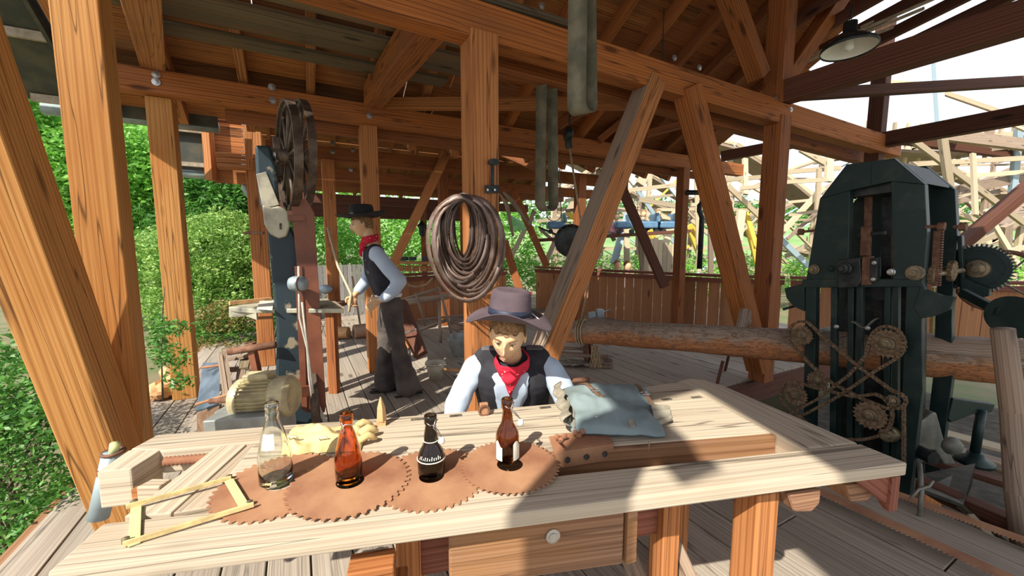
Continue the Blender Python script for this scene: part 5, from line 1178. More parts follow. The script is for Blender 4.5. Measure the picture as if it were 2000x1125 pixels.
# ================================================================ PEOPLE
def remesh(o, vx, sm=4, f=.5):
    md = o.modifiers.new('r', 'REMESH'); md.mode = 'VOXEL'; md.voxel_size = vx; md.use_smooth_shade = True
    if sm: s2 = o.modifiers.new('s', 'SMOOTH'); s2.iterations = sm; s2.factor = f
    return o
def caps(m, chain_):
    """tapered limb through (point, radius) joints with rounded joints"""
    for (a, ra), (b, rb) in zip(chain_, chain_[1:]): m.tube([a, b], [ra, rb], 14)
    for p, r in chain_: m.sphere(p, r*.995, 14)
def g2(x, z, cx, cz, sx, sz): return math.exp(-((x-cx)/sx)**2-((z-cz)/sz)**2)
def head_mesh(m, c, f, s, up, k=1.0):
    def fn(a, b):
        th = 2*PI*a; ph = PI*b; x = math.cos(th)*math.sin(ph); y = math.sin(th)*math.sin(ph); z = math.cos(ph)
        jaw = 1-(.34*max(0, -z)**1.4)
        rx, ry, rz2 = .074*jaw, .094*(1-.10*max(0, -z)), .118
        if y < 0: ry = .098*(1-.25*max(0, -z)); 
        px, py, pz_ = x*rx, y*ry, z*rz2
        if y > 0:
            w = y**.6
            py *= 1-.10*g2(x, z, 0, .9, 1, .35)
            py += w*(.030*g2(x, z, 0, -.30, .13, .13)+.020*g2(x, z, 0, -.14, .10, .20)+.010*g2(x, z, 0, .02, .12, .16))
            py += w*(.007*(g2(x, z, .38, .17, .28, .09)+g2(x, z, -.38, .17, .28, .09)))
            py -= w*(.013*(g2(x, z, .38, .0, .17, .12)+g2(x, z, -.38, .0, .17, .12)))
            py += w*(.006*(g2(x, z, .55, -.22, .2, .16)+g2(x, z, -.55, -.22, .2, .16)))
            py += w*(.011*g2(x, z, 0, -.52, .26, .055)+.010*g2(x, z, 0, -.62, .22, .05)-.004*g2(x, z, 0, -.57, .3, .02))
            py += w*.016*g2(x, z, 0, -.84, .32, .15)
        return c+(s*px+f*py+up*pz_)*k
    m.grid(fn, 72, 60, True); return fn
def face_bits(body, c, f, s, up, k=1.0, open_=.5):
    for sg in (1, -1):
        e = c+(s*.029*sg+f*.0765+up*.0015)*k
        MB().sphere(e, .0135*k, 12, (1, 1, .55)).build('eye', 'eye_white', body, smooth=True)
        MB().sphere(e+f*.0095*k-up*.001, .0062*k, 10).build('iris', 'eye_dark', body, smooth=True)
        MB().tube([e+(s*(-.014*sg)+f*.009+up*.004)*k, e+(f*.0145+up*.0065)*k, e+(s*.015*sg+f*.006+up*.003)*k], .0016*k, 6).build('eyelid', 'brow', body, smooth=True)
        MB().tube([c+(s*.014*sg+f*.093+up*.015)*k, c+(s*.032*sg+f*.091+up*.022)*k, c+(s*.05*sg+f*.076+up*.017)*k], [.0028*k, .0034*k, .0016*k], 6, flat=.6).build('eyebrow', 'brow', body, smooth=True)
        MB().sphere(c+(s*.073*sg-f*.004-up*.006)*k, .026*k, 12, (.35, .7, 1.15)).build('ear', 'skin', body, smooth=True)
    MB().tube([c+(s*-.022+f*.088-up*.0655)*k, c+(f*.1005-up*.064)*k, c+(s*.022+f*.088-up*.0655)*k], [.002*k, .0048*k, .002*k], 8, flat=.7).build('lips', 'lip', body, smooth=True)
    MB().tube([c+(s*-.018+f*.088-up*.0715)*k, c+(f*.099-up*.073)*k, c+(s*.018+f*.088-up*.0715)*k], [.002*k, .0055*k, .002*k], 8, flat=.8).build('lips', 'lip', body, smooth=True)
def hair_cap(body, c, f, s, up, k=1.0, mat='hair'):
    m = MB()
    def fn(a, b):
        th = 2*PI*a; ph = PI*b*.62; x = math.cos(th)*math.sin(ph); y = math.sin(th)*math.sin(ph); z = math.cos(ph)
        lim = .36 if y > .25 else (-.35 if y < -.1 else .0)
        fz = max(z, lim+.05*math.sin(th*11)); n_ = 1.06+.035*mn.noise(Vec((x*14, y*14, z*14)))
        rr_ = math.sqrt(max(0, 1-fz*fz))/max(1e-3, math.sqrt(x*x+y*y)) if fz != z else 1
        return c+(s*x*rr_*.075+f*y*rr_*(.094 if y > 0 else .098)+up*fz*.118)*k*n_
    m.grid(fn, 60, 26, True); m.build('hair', mat, body, smooth=True)
def hand(m, wrist, d, n, thumb, k=1.0, curl=.5):
    """palm from the wrist along d, palm normal n (towards what it closes on), thumb on the given side"""
    d = d.normalized(); t = thumb.normalized(); n = n.normalized()
    pc = wrist+d*.05*k
    m.grid(lambda a, b: pc+d*math.cos(PI*b)*-.055*k+(t*math.cos(2*PI*a)*.042+n*math.sin(2*PI*a)*.016)*math.sin(PI*b)**.6*k, 16, 12, True)
    for i in range(4):
        ln = (.078, .088, .082, .064)[i]*k; b0_ = wrist+d*.088*k+t*(.030-.021*i)*k
        p = [b0_-d*.02*k, b0_]; a = 0; L3 = (.42, .32, .26)
        for q in range(3): a += curl*(.75+.25*q); p.append(p[-1]+(d*math.cos(a)+n*math.sin(a))*ln*L3[q])
        m.tube(p, [.010*k, .0098*k, .0090*k, .0083*k, .0066*k], 8); m.sphere(p[-1], .0066*k, 8)
    b0_ = wrist+d*.03*k+t*.034*k; p = [b0_-t*.015*k, b0_+(d*.022+t*.022)*k, b0_+(d*.050+t*.030+n*.010)*k, b0_+(d*.072+t*.028+n*.022)*k]
    m.tube(p, [.014*k, .012*k, .0105*k, .008*k], 8); m.sphere(p[-1], .008*k, 8)
def torso_ring(o, f, s, up, z, tab):
    for (a, c) in zip(tab, tab[1:]):
        if a[0] <= z <= c[0]: t = (z-a[0])/(c[0]-a[0]); t = t*t*(3-2*t); v = [x+(y-x)*t for x, y in zip(a, c)]; return v
    return tab[-1] if z > tab[-1][0] else tab[0]
def garment(par, name, mat, cen, rad, th0, th1, t0, t1, keep, grow=1.0, solid=.006, na=48, nt_=30, sv=1):
    """open shell round a torso: cen(t) centre, rad(t) (side, front), kept where keep(angle, t)"""
    m = MB()
    for j in range(nt_):
        t = t0+(t1-t0)*j/(nt_-1); c, s_, f_, (rs_, rf_) = cen(t), cen(t, 's'), cen(t, 'f'), rad(t)
        for i in range(na+1):
            a = th0+(th1-th0)*i/na; w = 1+.012*math.sin(a*7+t*9)
            m.v.append(c+(s_*math.sin(a)*rs_+f_*math.cos(a)*rf_)*grow*w)
    for j in range(nt_-1):
        for i in range(na):
            a = th0+(th1-th0)*(i+.5)/na; t = t0+(t1-t0)*(j+.5)/(nt_-1)
            if keep(a, t): q_ = j*(na+1)+i; m.quad((q_, q_+1, q_+na+2, q_+na+1), ((i/na, j/nt_), ((i+1)/na, j/nt_), ((i+1)/na, (j+1)/nt_), (i/na, (j+1)/nt_)))
    return m.build(name, mat, par, smooth=True, solid=solid)
def hat(par_label, c, up, f, crown_r, crown_h, brim, mod, mat, bandmat, elong=1.15, band_h=.035):
    up = up.normalized(); f = (f-up*f.dot(up)).normalized(); s = up.cross(f)
    t = thing('hat', par_label, 'hat', c)
    prof = [(.001, crown_h*.94), (crown_r*.5, crown_h*.93), (crown_r*.78, crown_h*.99), (crown_r*.90, crown_h*.93), (crown_r*.96, crown_h*.75), (crown_r, crown_h*.4), (crown_r*1.04, .01), (crown_r*1.10, 0), (crown_r+(brim-crown_r)*.35, -.004), (crown_r+(brim-crown_r)*.7, 0), (brim*.97, .004), (brim, .006)]
    m = MB(); N = 56
    def pt(q, a):
        i = min(int(q), len(prof)-2); w = q-i; r = prof[i][0]*(1-w)+prof[i+1][0]*w; h = prof[i][1]*(1-w)+prof[i+1][1]*w
        bf = max(0, (r-crown_r*1.05)/(brim-crown_r*1.05)); h += mod(a, bf); el = 1+(elong-1)*(1 if r <= crown_r*1.1 else 1-bf*.5)
        return c+f*math.cos(a)*r*el+s*math.sin(a)*r+up*h
    m.grid(lambda a, b: pt(b*(len(prof)-1), 2*PI*a), N, 45, True)
    m.build('felt', mat, t, smooth=True, solid=.004)
    m = MB(); m.grid(lambda a, b: c+f*math.cos(2*PI*a)*(crown_r*1.05)*elong+s*math.sin(2*PI*a)*crown_r*1.05+up*(.008+b*band_h), N, 3, True); m.build('hat_band', bandmat, t, smooth=True, solid=.003)
    return t, f, s, up
def bandana(body, neck, f, s, up, k=1.0, drop=.17, r=.068):
    m = MB(); m.grid(lambda a, b: neck+(s*math.cos(2*PI*a)*r+f*(math.sin(2*PI*a)*r*1.05))*k*(1+.10*math.sin(b*PI)+.05*math.sin(a*40))*1.0+up*((b-.5)*.075+.018*(1-math.sin(2*PI*a))-.01)*k, 40, 8, True, su=.45, sv=.08)
    def tri(a, b):
        x = (a-.5)*2; an = x*1.25; w = 1-b*.86
        return neck+(s*math.sin(an)*r*1.12*w+f*(math.cos(an)*r*1.10+.018*math.sin(b*PI)+.014*b+.006*math.sin(b*16+a*5)))*k - up*(b*drop*(1-abs(x)*.35)-.012)*k
    m.grid(tri, 22, 18, su=.22, sv=.18)
    return m.build('bandana', 'bandana', body, smooth=True, solid=.003)
def boot(par, a, d, mat, name='boot', L_=.29):
    d = d.normalized(); s = d.cross(Z); m = MB()
    def fn(u_, w):
        x = u_*L_-.08; wid = .036+.014*math.sin(min(1, u_*1.25)*PI)*(1 if u_ > .4 else .6); hh = .085 if u_ < .35 else .085-.050*min(1, (u_-.35)/.45)
        if u_ > .93: wid *= .7; hh *= .75
        if u_ < .04 or u_ > .985: wid *= .55; hh *= .75
        th = 2*PI*w; return a+d*x+s*math.cos(th)*wid+Z*(max(.0, (math.sin(th)*.5+.5))*hh+.012)
    m.grid(fn, 26, 19); m.cap(m.ring([fn(0, k/18) for k in range(18)]), 18); m.cap(m.ring([fn(1, k/18) for k in range(18)]), 18, True)
    caps(m, [(a+Z*.06, .047), (a+Z*.15, .050)])
    b_ = m.build(name, mat, par, smooth=True); remesh(b_, .007, 2)
    sm = MB(); pts = [a+d*(-.085)+s*x_ for x_ in (-.03, .03)]+[a+d*x_*L_+s*y_ for x_, y_ in ((.2, .036), (.5, .048), (.68, .036), (.735, 0), (.68, -.036), (.5, -.048), (.2, -.036))]
    sm.prism(sorted(pts, key=lambda p: math.atan2((p-a-d*.1).dot(s), (p-a-d*.1).dot(d))), Z*.02); sm.build('sole', 'boot_black', b_)
    return b_
# ---------------------------------------------------------------- standing figure
O = Vec((-1.255, 4.2, 0)); KA = 1.055; f = Vec((-.92, -.39, 0)).normalized(); s = Vec((-f.y, f.x, 0)); s = Vec((.39, -.92, 0)).normalized()
def A_(a, b, z): return O+(f*a+s*b+Z*z)*KA
pa = thing('person', 'standing figure in black hat, black vest and flared dark trousers holding a stick', 'person', O)
m = MB()
hcA = A_(.27, 0, 1.705); fA = (f+s*.10-Z*.10).normalized(); upA = (Z+f*.12).normalized(); upA = (upA-fA*upA.dot(fA)).normalized(); sA = fA.cross(upA)*-1; sA = upA.cross(fA)
head_mesh(m, hcA, fA, sA, upA, 1.06)
caps(m, [(hcA-f*.03-Z*.05, .055), (A_(.19, 0, 1.53), .058), (A_(.17, 0, 1.45), .08)])
caps(m, [(A_(.16, 0, 1.38), .12), (A_(.08, 0, 1.1), .11), (A_(.03, 0, .95), .11)])
caps(m, [(A_(.17, .15, 1.42), .06), (A_(-.02, .27, 1.19), .045), (A_(.10, .24, 1.00), .030), (A_(.155, .19, .99), .027)])
caps(m, [(A_(.19, -.15, 1.42), .06), (A_(.22, -.20, 1.16), .045), (A_(.36, -.08, 1.02), .030)])
caps(m, [(A_(.03, .08, .93), .09), (A_(0, .1, .5), .06), (A_(-.10, .12, .10), .045)]); caps(m, [(A_(.04, -.08, .93), .09), (A_(.10, -.08, .5), .06), (A_(.10, -.05, .10), .045)])
hand(m, A_(.145, .195, 1.00), (f*.75-s*.10-Z*.55), (-s*.6-f*.1-Z*.3), (Z*.8+f*.5), 1.05, .35)
hand(m, A_(.36, -.08, 1.02), (f*.35-s*.05-Z*.8), (s*.6-f*.6), (f*.8+Z*.3), 1.05, .75)
bA = remesh(m.build('body', 'skin', pa, smooth=True), .0062, 2)
face_bits(pa, hcA, fA, sA, upA, 1.06); hair_cap(pa, hcA, fA, sA, upA, 1.06)
# shirt
m = MB(); caps(m, [(A_(.17, 0, 1.42), .105), (A_(.13, 0, 1.25), .125), (A_(.07, 0, 1.08), .125), (A_(.05, 0, .98), .12)])
caps(m, [(A_(.16, -.13, 1.42), .075), (A_(.16, .13, 1.42), .078)]); caps(m, [(A_(.12, -.06, 1.3), .11), (A_(.12, .06, 1.3), .11), (A_(.06, .05, 1.05), .11), (A_(.06, -.05, 1.05), .11)])
caps(m, [(A_(.16, .16, 1.43), .074), (A_(.06, .25, 1.28), .072), (A_(-.03, .28, 1.17), .070), (A_(.03, .27, 1.08), .066), (A_(.10, .24, 1.02), .052), (A_(.125, .21, 1.005), .038)])
caps(m, [(A_(.18, -.16, 1.43), .072), (A_(.20, -.22, 1.28), .066), (A_(.24, -.20, 1.14), .066), (A_(.32, -.12, 1.06), .054), (A_(.34, -.10, 1.045), .036)])
remesh(m.build('shirt', 'shirt', pa, smooth=True), .011, 4)
def cenA(t, w=None):
    if w == 's': return s
    if w == 'f': return (f+Z*.1).normalized()
    return A_(.035+.13*t, 0, 1.0+.46*t)
tabA = [(0, .172, .150), (.3, .178, .160), (.6, .202, .170), (.85, .205, .155), (.95, .17, .125), (1.0, .12, .10)]
radA = lambda t: torso_ring(None, 0, 0, 0, t, tabA)[1:]
keepA = lambda a, t: abs(a) > (.05+.75*max(0, t-.45)/.55 if t > .45 else .05) and not (.42 < t < .93 and 1.15 < abs(a) < 1.95)
m = MB(); caps(m, [(A_(.17, 0, 1.42), .112), (A_(.135, 0, 1.25), .140), (A_(.075, 0, 1.08), .138)])
caps(m, [(A_(.17, -.10, 1.44), .082), (A_(.17, .10, 1.44), .085)]); caps(m, [(A_(.125, -.065, 1.3), .126), (A_(.125, .065, 1.3), .126), (A_(.07, .06, 1.08), .124), (A_(.07, -.06, 1.08), .124), (A_(.125, -.065, 1.3), .12)])
vA = remesh(m.build('vest', 'vest_black', pa, smooth=True), .011, 3)
def front_panel(par, tgt, P, s_, f_, w0, w1, mat):
    """shirt front lying on the vest's opening: P(t) runs from the waist to the neck"""
    m = MB(); m.grid(lambda a, b: P(b)+s_*((a-.5)*(w0+(w1-w0)*b))+f_*.20, 10, 18)
    o = m.build('shirt_front', mat, par, smooth=True)
    sw_ = o.modifiers.new('w', 'SHRINKWRAP'); sw_.target = tgt; sw_.wrap_method = 'PROJECT'; sw_.use_project_x = sw_.use_project_y = sw_.use_project_z = False
    sw_.wrap_method = 'NEAREST_SURFACEPOINT'; sw_.wrap_mode = 'ABOVE_SURFACE'; sw_.offset = .005
    so_ = o.modifiers.new('t', 'SOLIDIFY'); so_.thickness = .004; so_.offset = 1
    return o
front_panel(pa, vA, lambda t: A_(.12+.06*t, 0, 1.20+.27*t), s, f, .02, .13, 'shirt')
MB().box(A_(.10, .165, 1.10), .10, .012, .02, f).build('pocket_welt', 'vest_black', vA)
MB().lathe([(.012, 0), (.010, .006)], A_(.235, .02, 1.18), f, 12).build('button', 'steel', vA)
# belt and trousers
m = MB(); caps(m, [(A_(.045, -.04, .97), .118), (A_(.045, .04, .97), .118)]); caps(m, [(A_(.03, .075, .93), .115), (A_(.015, .10, .70), .098), (A_(-.02, .115, .50), .082), (A_(-.06, .125, .30), .098), (A_(-.095, .13, .10), .125)])
caps(m, [(A_(.04, -.075, .93), .112), (A_(.07, -.08, .70), .094), (A_(.09, -.075, .50), .080), (A_(.10, -.065, .30), .094), (A_(.105, -.055, .10), .115)])
tr = m.build('trousers', 'cord_trouser', pa, smooth=True); remesh(tr, .011, 3)
dm = tr.modifiers.new('d', 'DISPLACE'); tx = bpy.data.textures.new('folds', 'CLOUDS'); tx.noise_scale = .11; dm.texture = tx; dm.strength = .03; dm.texture_coords = 'LOCAL'
MB().tube([A_(.05, 0, 1.015)+(s*math.cos(a)*.165+f*math.sin(a)*.13) for a in [i*PI/16 for i in range(32)]], .010, 8, closed=True, flat=2, up=Z).build('sash', 'cloth_white', pa, smooth=True)
MB().tube([A_(.20, .03, 1.02), A_(.23, .04, .93), A_(.22, .06, .80)], [.014, .018, .006], 8, flat=.5).build('sash_end', 'canvas_edge', pa, smooth=True)
boot(pa, A_(-.16, .12, 0), (f+s*.15), 'boot_brown'); boot(pa, A_(.06, -.06, 0), (f-s*.1), 'boot_black')
bandana(pa, A_(.205, 0, 1.555), f, s, Z, 1.0, .20, .074)
hat('wide-brimmed black felt hat on the standing figure', hcA+upA*.070-fA*.008, (upA+fA*-.05), fA, .104, .125, .235, lambda a, b: b*b*(.030-.055*math.cos(a)*.3)+.012*b*math.cos(2*a+.6), 'hat_black', 'hat_black')
one(MB().tube([Py(640, 445, 4.6), Py(660, 520, 4.4), Py(686, 575, 4.1), A_(.40, -.07, .98), A_(.42, -.02, .86)], .014, 8), 'wooden_stick', 'coaster_wood', 'long thin pale stick held by the standing figure', 'stick', A_(.4, -.07, .9), smooth=True)

# ---------------------------------------------------------------- crouching figure behind the bench
OB = Vec((.02, 2.32, 0)); fB = Vec((-.10, -1, 0)).normalized(); sB = Vec((1, -.10, 0)).normalized()
pb_ = thing('person', 'figure in blue shirt and black vest leaning over the bench under a purple-grey hat', 'person', OB)
hc = Py(992, 652, 1.86); fh = Vec((-.12, -.93, -.30)).normalized(); uh = Z-fh*Z.dot(fh); uh.normalize(); uh = (uh+X*.10).normalized(); uh = (uh-fh*uh.dot(fh)).normalized(); shh = -uh.cross(fh)*-1
shh = fh.cross(uh)*-1; shh = uh.cross(fh)
def B_(x, y, z): return Vec((x, y, z))
neck0 = B_(.005, 2.02, 1.00); KB = 1.10
m = MB(); head_mesh(m, hc, fh, shh, uh, KB)
caps(m, [(hc-fh*.03-Z*.06, .055), (B_(.0, 2.02, 1.00), .055)])
caps(m, [(B_(0, 2.12, .92), .10), (B_(.01, 2.2, .72), .12), (B_(.02, 2.32, .56), .13)])
for sg in (-1, 1):
    caps(m, [(B_(.175*sg, 2.045, .95), .040), (B_(.275*sg, 1.97, .80), .036), (B_(.29*sg, 1.84, .66), .03)])
    caps(m, [(B_(.09*sg+.02, 2.33, .52), .09), (B_(.14*sg+.03, 2.02, .50), .07), (B_(.12*sg+.03, 2.02, .10), .045)])
    hand(m, B_(.29*sg, 1.84, .66), Vec((-.3*sg, -.3, -.6)), Vec((-sg, 0, 0)), Vec((0, -1, .2)), 1.0, .5)
remesh(m.build('body', 'skin', pb_, smooth=True), .0042, 2)
face_bits(pb_, hc, fh, shh, uh, KB); hair_cap(pb_, hc, fh, shh, uh, KB)
m = MB()
caps(m, [(B_(.0, 2.05, .955), .10), (B_(.0, 2.10, .85), .13), (B_(.01, 2.18, .72), .135), (B_(.02, 2.28, .58), .13)])
caps(m, [(B_(-.07, 2.06, .90), .115), (B_(.07, 2.06, .90), .115), (B_(.07, 2.18, .7), .12), (B_(-.05, 2.18, .7), .12)])
caps(m, [(B_(-.165, 2.04, .975), .052), (B_(-.195, 2.03, .945), .064), (B_(-.245, 2.0, .86), .060), (B_(-.285, 1.95, .77), .058), (B_(-.30, 1.87, .69), .050)])
caps(m, [(B_(.165, 2.04, .975), .052), (B_(.20, 2.03, .94), .064), (B_(.25, 2.0, .86), .062), (B_(.29, 1.95, .77), .060), (B_(.31, 1.87, .69), .05)])
sh_o = m.build('shirt', 'shirt', pb_, smooth=True); remesh(sh_o, .009, 4)
dm = sh_o.modifiers.new('d', 'DISPLACE'); dm.texture = tx; dm.strength = .018; dm.texture_coords = 'LOCAL'
upT = Vec((0, -.42, .9)).normalized(); fT = Vec((-.08, -.9, -.42)).normalized()
def cenB(t, w=None):
    if w == 's': return X
    if w == 'f': return fT
    return B_(.015, 2.20-.20*t, .62+.40*t)
tabB = [(0, .180, .160), (.35, .195, .178), (.7, .205, .182), (.88, .205, .172), (1.0, .15, .13)]
radB = lambda t: torso_ring(None, 0, 0, 0, t, tabB)[1:]
keepB = lambda a, t: abs(a) > (.20+.42*t) and not (.48 < t < .86 and 1.22 < abs(a) < 1.9)
m = MB()
caps(m, [(B_(.0, 2.05, .955), .112), (B_(.0, 2.09, .85), .146), (B_(.01, 2.18, .72), .148)])
caps(m, [(B_(-.085, 2.06, .90), .128), (B_(.085, 2.06, .90), .128), (B_(.08, 2.18, .7), .13), (B_(-.06, 2.18, .7), .13), (B_(-.085, 2.06, .90), .128)])
caps(m, [(B_(-.135, 2.05, .985), .072), (B_(.135, 2.05, .985), .072)])
vB = remesh(m.build('vest', 'vest_black', pb_, smooth=True), .009, 4)
front_panel(pb_, vB, lambda t: B_(.01, 2.17-.13*t, .62+.44*t), X, fT, .12, .20, 'shirt')
for sg in (-1, 1):
    m = MB(); m.grid(lambda a, b: B_(sg*(.075+.095*a), 1.99+.11*b, 1.08), 8, 8); yk = m.build('vest_yoke', 'vest_grey', pb_, smooth=True)
    sw_ = yk.modifiers.new('w', 'SHRINKWRAP'); sw_.target = vB; sw_.wrap_method = 'NEAREST_SURFACEPOINT'; sw_.wrap_mode = 'ABOVE_SURFACE'; sw_.offset = .004
    so_ = yk.modifiers.new('t', 'SOLIDIFY'); so_.thickness = .003; so_.offset = 1
bandana(pb_, B_(.0, 1.965, .990), (fT+Z*.25).normalized(), X, upT, 1.0, .185, .078)
m = MB()
for sg in (-1, 1): caps(m, [(B_(.09*sg+.02, 2.33, .53), .12), (B_(.14*sg+.03, 2.02, .52), .09), (B_(.13*sg+.03, 2.03, .28), .08), (B_(.12*sg+.03, 2.02, .12), .09)])
remesh(m.build('trousers', 'cord_trouser', pb_, smooth=True), .012, 3)
for sg in (-1, 1): boot(pb_, B_(.12*sg+.03, 1.99, 0), Vec((.05*sg, -1, 0)), 'boot_black')
MB().tube([B_(.01, 2.18, .665)+(X*math.cos(a)*.165+fT*math.sin(a)*.135) for a in [i*PI/16 for i in range(32)]], .012, 8, closed=True, flat=2, up=Z).build('belt', 'leather', pb_, smooth=True)
hb_, hf, hs, hu = hat('purple-grey felt hat with dark band on the leaning figure', hc+uh*.078*KB-fh*.022, (uh-fh*.30), fh, .096, .125, .20, lambda a, b: b*b*(-.045*math.cos(a)*-.2+.020-.062*math.sin(a)**2)+.012*b*math.cos(3*a), 'hat_purple', 'hat_band', 1.15, .032)
MB().grid(lambda a, b: hb_.location+hu*(.04+.07*b)-hf*(.095*math.cos(-.9+a*1.2))*1.05+hs*(.090*math.sin(.45+a*.8))*1.06, 10, 6, su=.06, sv=.08).build('red_patch', 'bandana', hb_, smooth=True, solid=.003)
MB().tube([hb_.location+hs*.10-hf*.02+hu*.02, hb_.location+hs*.16-hf*.05-hu*.03, hb_.location+hs*.19-hf*.06-hu*.09], [.010, .016, .004], 8, flat=.3).build('feather', 'plastic_white', hb_, smooth=True)
st_ = thing('wooden_stool', 'low wooden stool beneath the leaning figure', 'stool', Vec((.02, 2.36, 0)))
MB().box(Vec((.02, 2.36, .40)), .36, .30, .05, X).build('seat', 'timber_deep', st_, bevel=.004)
for x_ in (-.14, .14):
    for y_ in (-.11, .11): MB().bar(Vec((.02+x_, 2.36+y_, 0)), Vec((.02+x_*.8, 2.36+y_*.8, .38)), .045, .045, up=Y).build('leg', 'timber_deep', st_)
# ================================================================ ROLLER COASTER beyond the fence
import numpy as np
rc = thing('roller_coaster', 'tangled pale wooden roller coaster structure beyond the fence', 'roller coaster', (8, 14, -.4))
M_ = {'w': 'coaster_wood', 'b': 'coaster_blue', 'y': 'coaster_yellow', 'g': 'timber_grey', 'd': 'timber_dark'}
SEG = """1759 256 2000 436 10 w|1778 321 2040 307 9 w|1868 346 2040 333 8 w|1837 241 1868 464 13 w|1826 60 1837 241 13 b|1815 250 1813 312 20 b|1872 495 2040 408 9 w|1935 225 2040 268 8 w|1730 270 1990 305 14 d|1830 262 2040 288 20 g|1880 233 1864 276 10 g|1942 229 1923 288 12 g|1727 160 1875 172 8 w|1840 180 1990 232 8 w|1868 372 2000 346 18 g|1872 393 1950 374 10 g|1872 417 1919 436 8 w|1965 440 1962 535 16 g|1532 336 1642 328 8 w|1530 356 1616 351 7 w|1563 291 1623 325 10 w|1621 284 1618 355 12 w|1608 366 1526 455 9 w|1608 403 1537 467 6 g|1524 467 1578 519 10 b|1535 500 1575 480 8 w|1222 339 1319 478 7 b|1228 411 1198 515 12 b|1259 439 1320 535 12 y|1346 439 1368 495 14 y|1457 415 1478 485 8 y|1460 448 1478 515 7 y|1190 376 1330 360 7 w|1190 396 1330 379 5 w|1250 390 1330 404 9 w|1190 408 1330 430 6 w|1249 362 1265 332 16 w|1222 337 1242 362 10 w|1319 415 1295 490 12 w|1280 330 1325 385 8 b|1405 352 1485 346 8 w|1420 362 1485 424 9 w|1446 368 1485 364 7 w|1455 310 1456 380 9 w|1448 411 1441 470 14 w|1224 440 1224 535 10 w|1388 440 1388 540 9 g|1250 450 1255 535 9 g|998 503 1026 447 9 w|1054 447 1083 472 6 w|1067 510 1088 461 9 w|1106 415 1127 429 9 y|1127 384 1111 413 12 w|1105 392 1150 384 6 w|1105 412 1140 408 6 w|1050 432 1090 428 6 w|1160 400 1200 470 7 w|1165 480 1200 420 8 w|1120 450 1180 440 6 w|1110 480 1160 470 7 w|1130 510 1150 450 8 y|1410 500 1450 470 9 w|1400 440 1440 520 7 g|1900 300 1905 420 8 w|1990 250 1975 400 12 b|1925 410 1990 520 8 w|1880 520 1930 440 9 w|1930 500 2010 480 7 w|1600 330 1590 520 8 w|1540 420 1600 412 6 w|1540 395 1610 388 5 w|1360 350 1365 530 7 w|1350 400 1410 395 6 w|1350 430 1400 470 7 w"""
rr_ = random.Random(3)
for q, l in enumerate(SEG.split('|')):
    x1, y1, x2, y2, w, mt_ = l.split(); x1, y1, x2, y2, w = map(float, (x1, y1, x2, y2, w)); d = 12+rr_.random()*4
    MB().bar(Py(x1, y1, d), Py(x2, y2, d+rr_.uniform(-.6, .6)), w*d/780, w*d/780*.6, up=Y).build('coaster_timber', M_[mt_], rc)
# systematic bents behind
far = MB()
xs = [2.0+i*1.9 for i in range(16)]
for row_, Yd in enumerate((18, 21.5, 26, 31)):
    for i, x_ in enumerate(xs):
        x0 = x_*Yd/18+rr_.uniform(-.3, .3); h = 3.6+2.6*math.sin(i*.55+row_*1.3)+ (2.2 if row_ > 1 else 0)
        mt2 = rr_.choice(('w', 'w', 'w', 'g', 'b', 'y'))
        MB().bar(Vec((x0, Yd, -.5)), Vec((x0+.1, Yd, h)), .17, .17, up=Y).build('coaster_post', M_[rr_.choice(('w', 'g', 'g'))], rc)
        nx = x0+1.9*Yd/18; h2 = 3.6+2.6*math.sin((i+1)*.55+row_*1.3)+(2.2 if row_ > 1 else 0)
        k_ = 0; z_ = -.3
        while z_ < min(h, h2):
            MB().bar(Vec((x0, Yd+.1, z_)), Vec((nx, Yd+.1, z_+rr_.uniform(-.05, .1))), .06, .13, up=Z).build('coaster_ledger', 'coaster_wood', rc)
            if rr_.random() < .75:
                a, c = (x0, nx) if rr_.random() < .5 else (nx, x0); MB().bar(Vec((a, Yd-.1, z_)), Vec((c, Yd-.1, min(z_+1.9, h2))), .06, .15, up=Y).build('coaster_brace', M_[mt2], rc)
            z_ += 1.75
        MB().bar(Vec((x0, Yd, h)), Vec((nx, Yd, h2)), 1.3, .10, up=Z).build('track_bed', 'timber_grey', rc)
        MB().bar(Vec((x0, Yd-.6, h+.16)), Vec((nx, Yd-.6, h2+.16)), .10, .14, up=Z).build('track_rail', 'coaster_wood', rc)
# curved upper track at right: deck with ties
for i in range(14):
    a = Py(1690+i*26, 300-i*1.5+14*math.sin(i*.25), 15.5); c = Py(1716+i*26, 300-(i+1)*1.5+14*math.sin((i+1)*.25), 15.5)
    MB().bar(a, c, 1.4, .10, up=Z).build('track_bed', 'timber_grey', rc); MB().bar(a+Z*.5, c+Z*.5, .08, .22, up=Z).build('track_rail', 'coaster_wood', rc)
    MB().bar(a+Z*-.4, a+Z*1.2, .09, .09, up=Y).build('coaster_post', 'coaster_wood', rc)
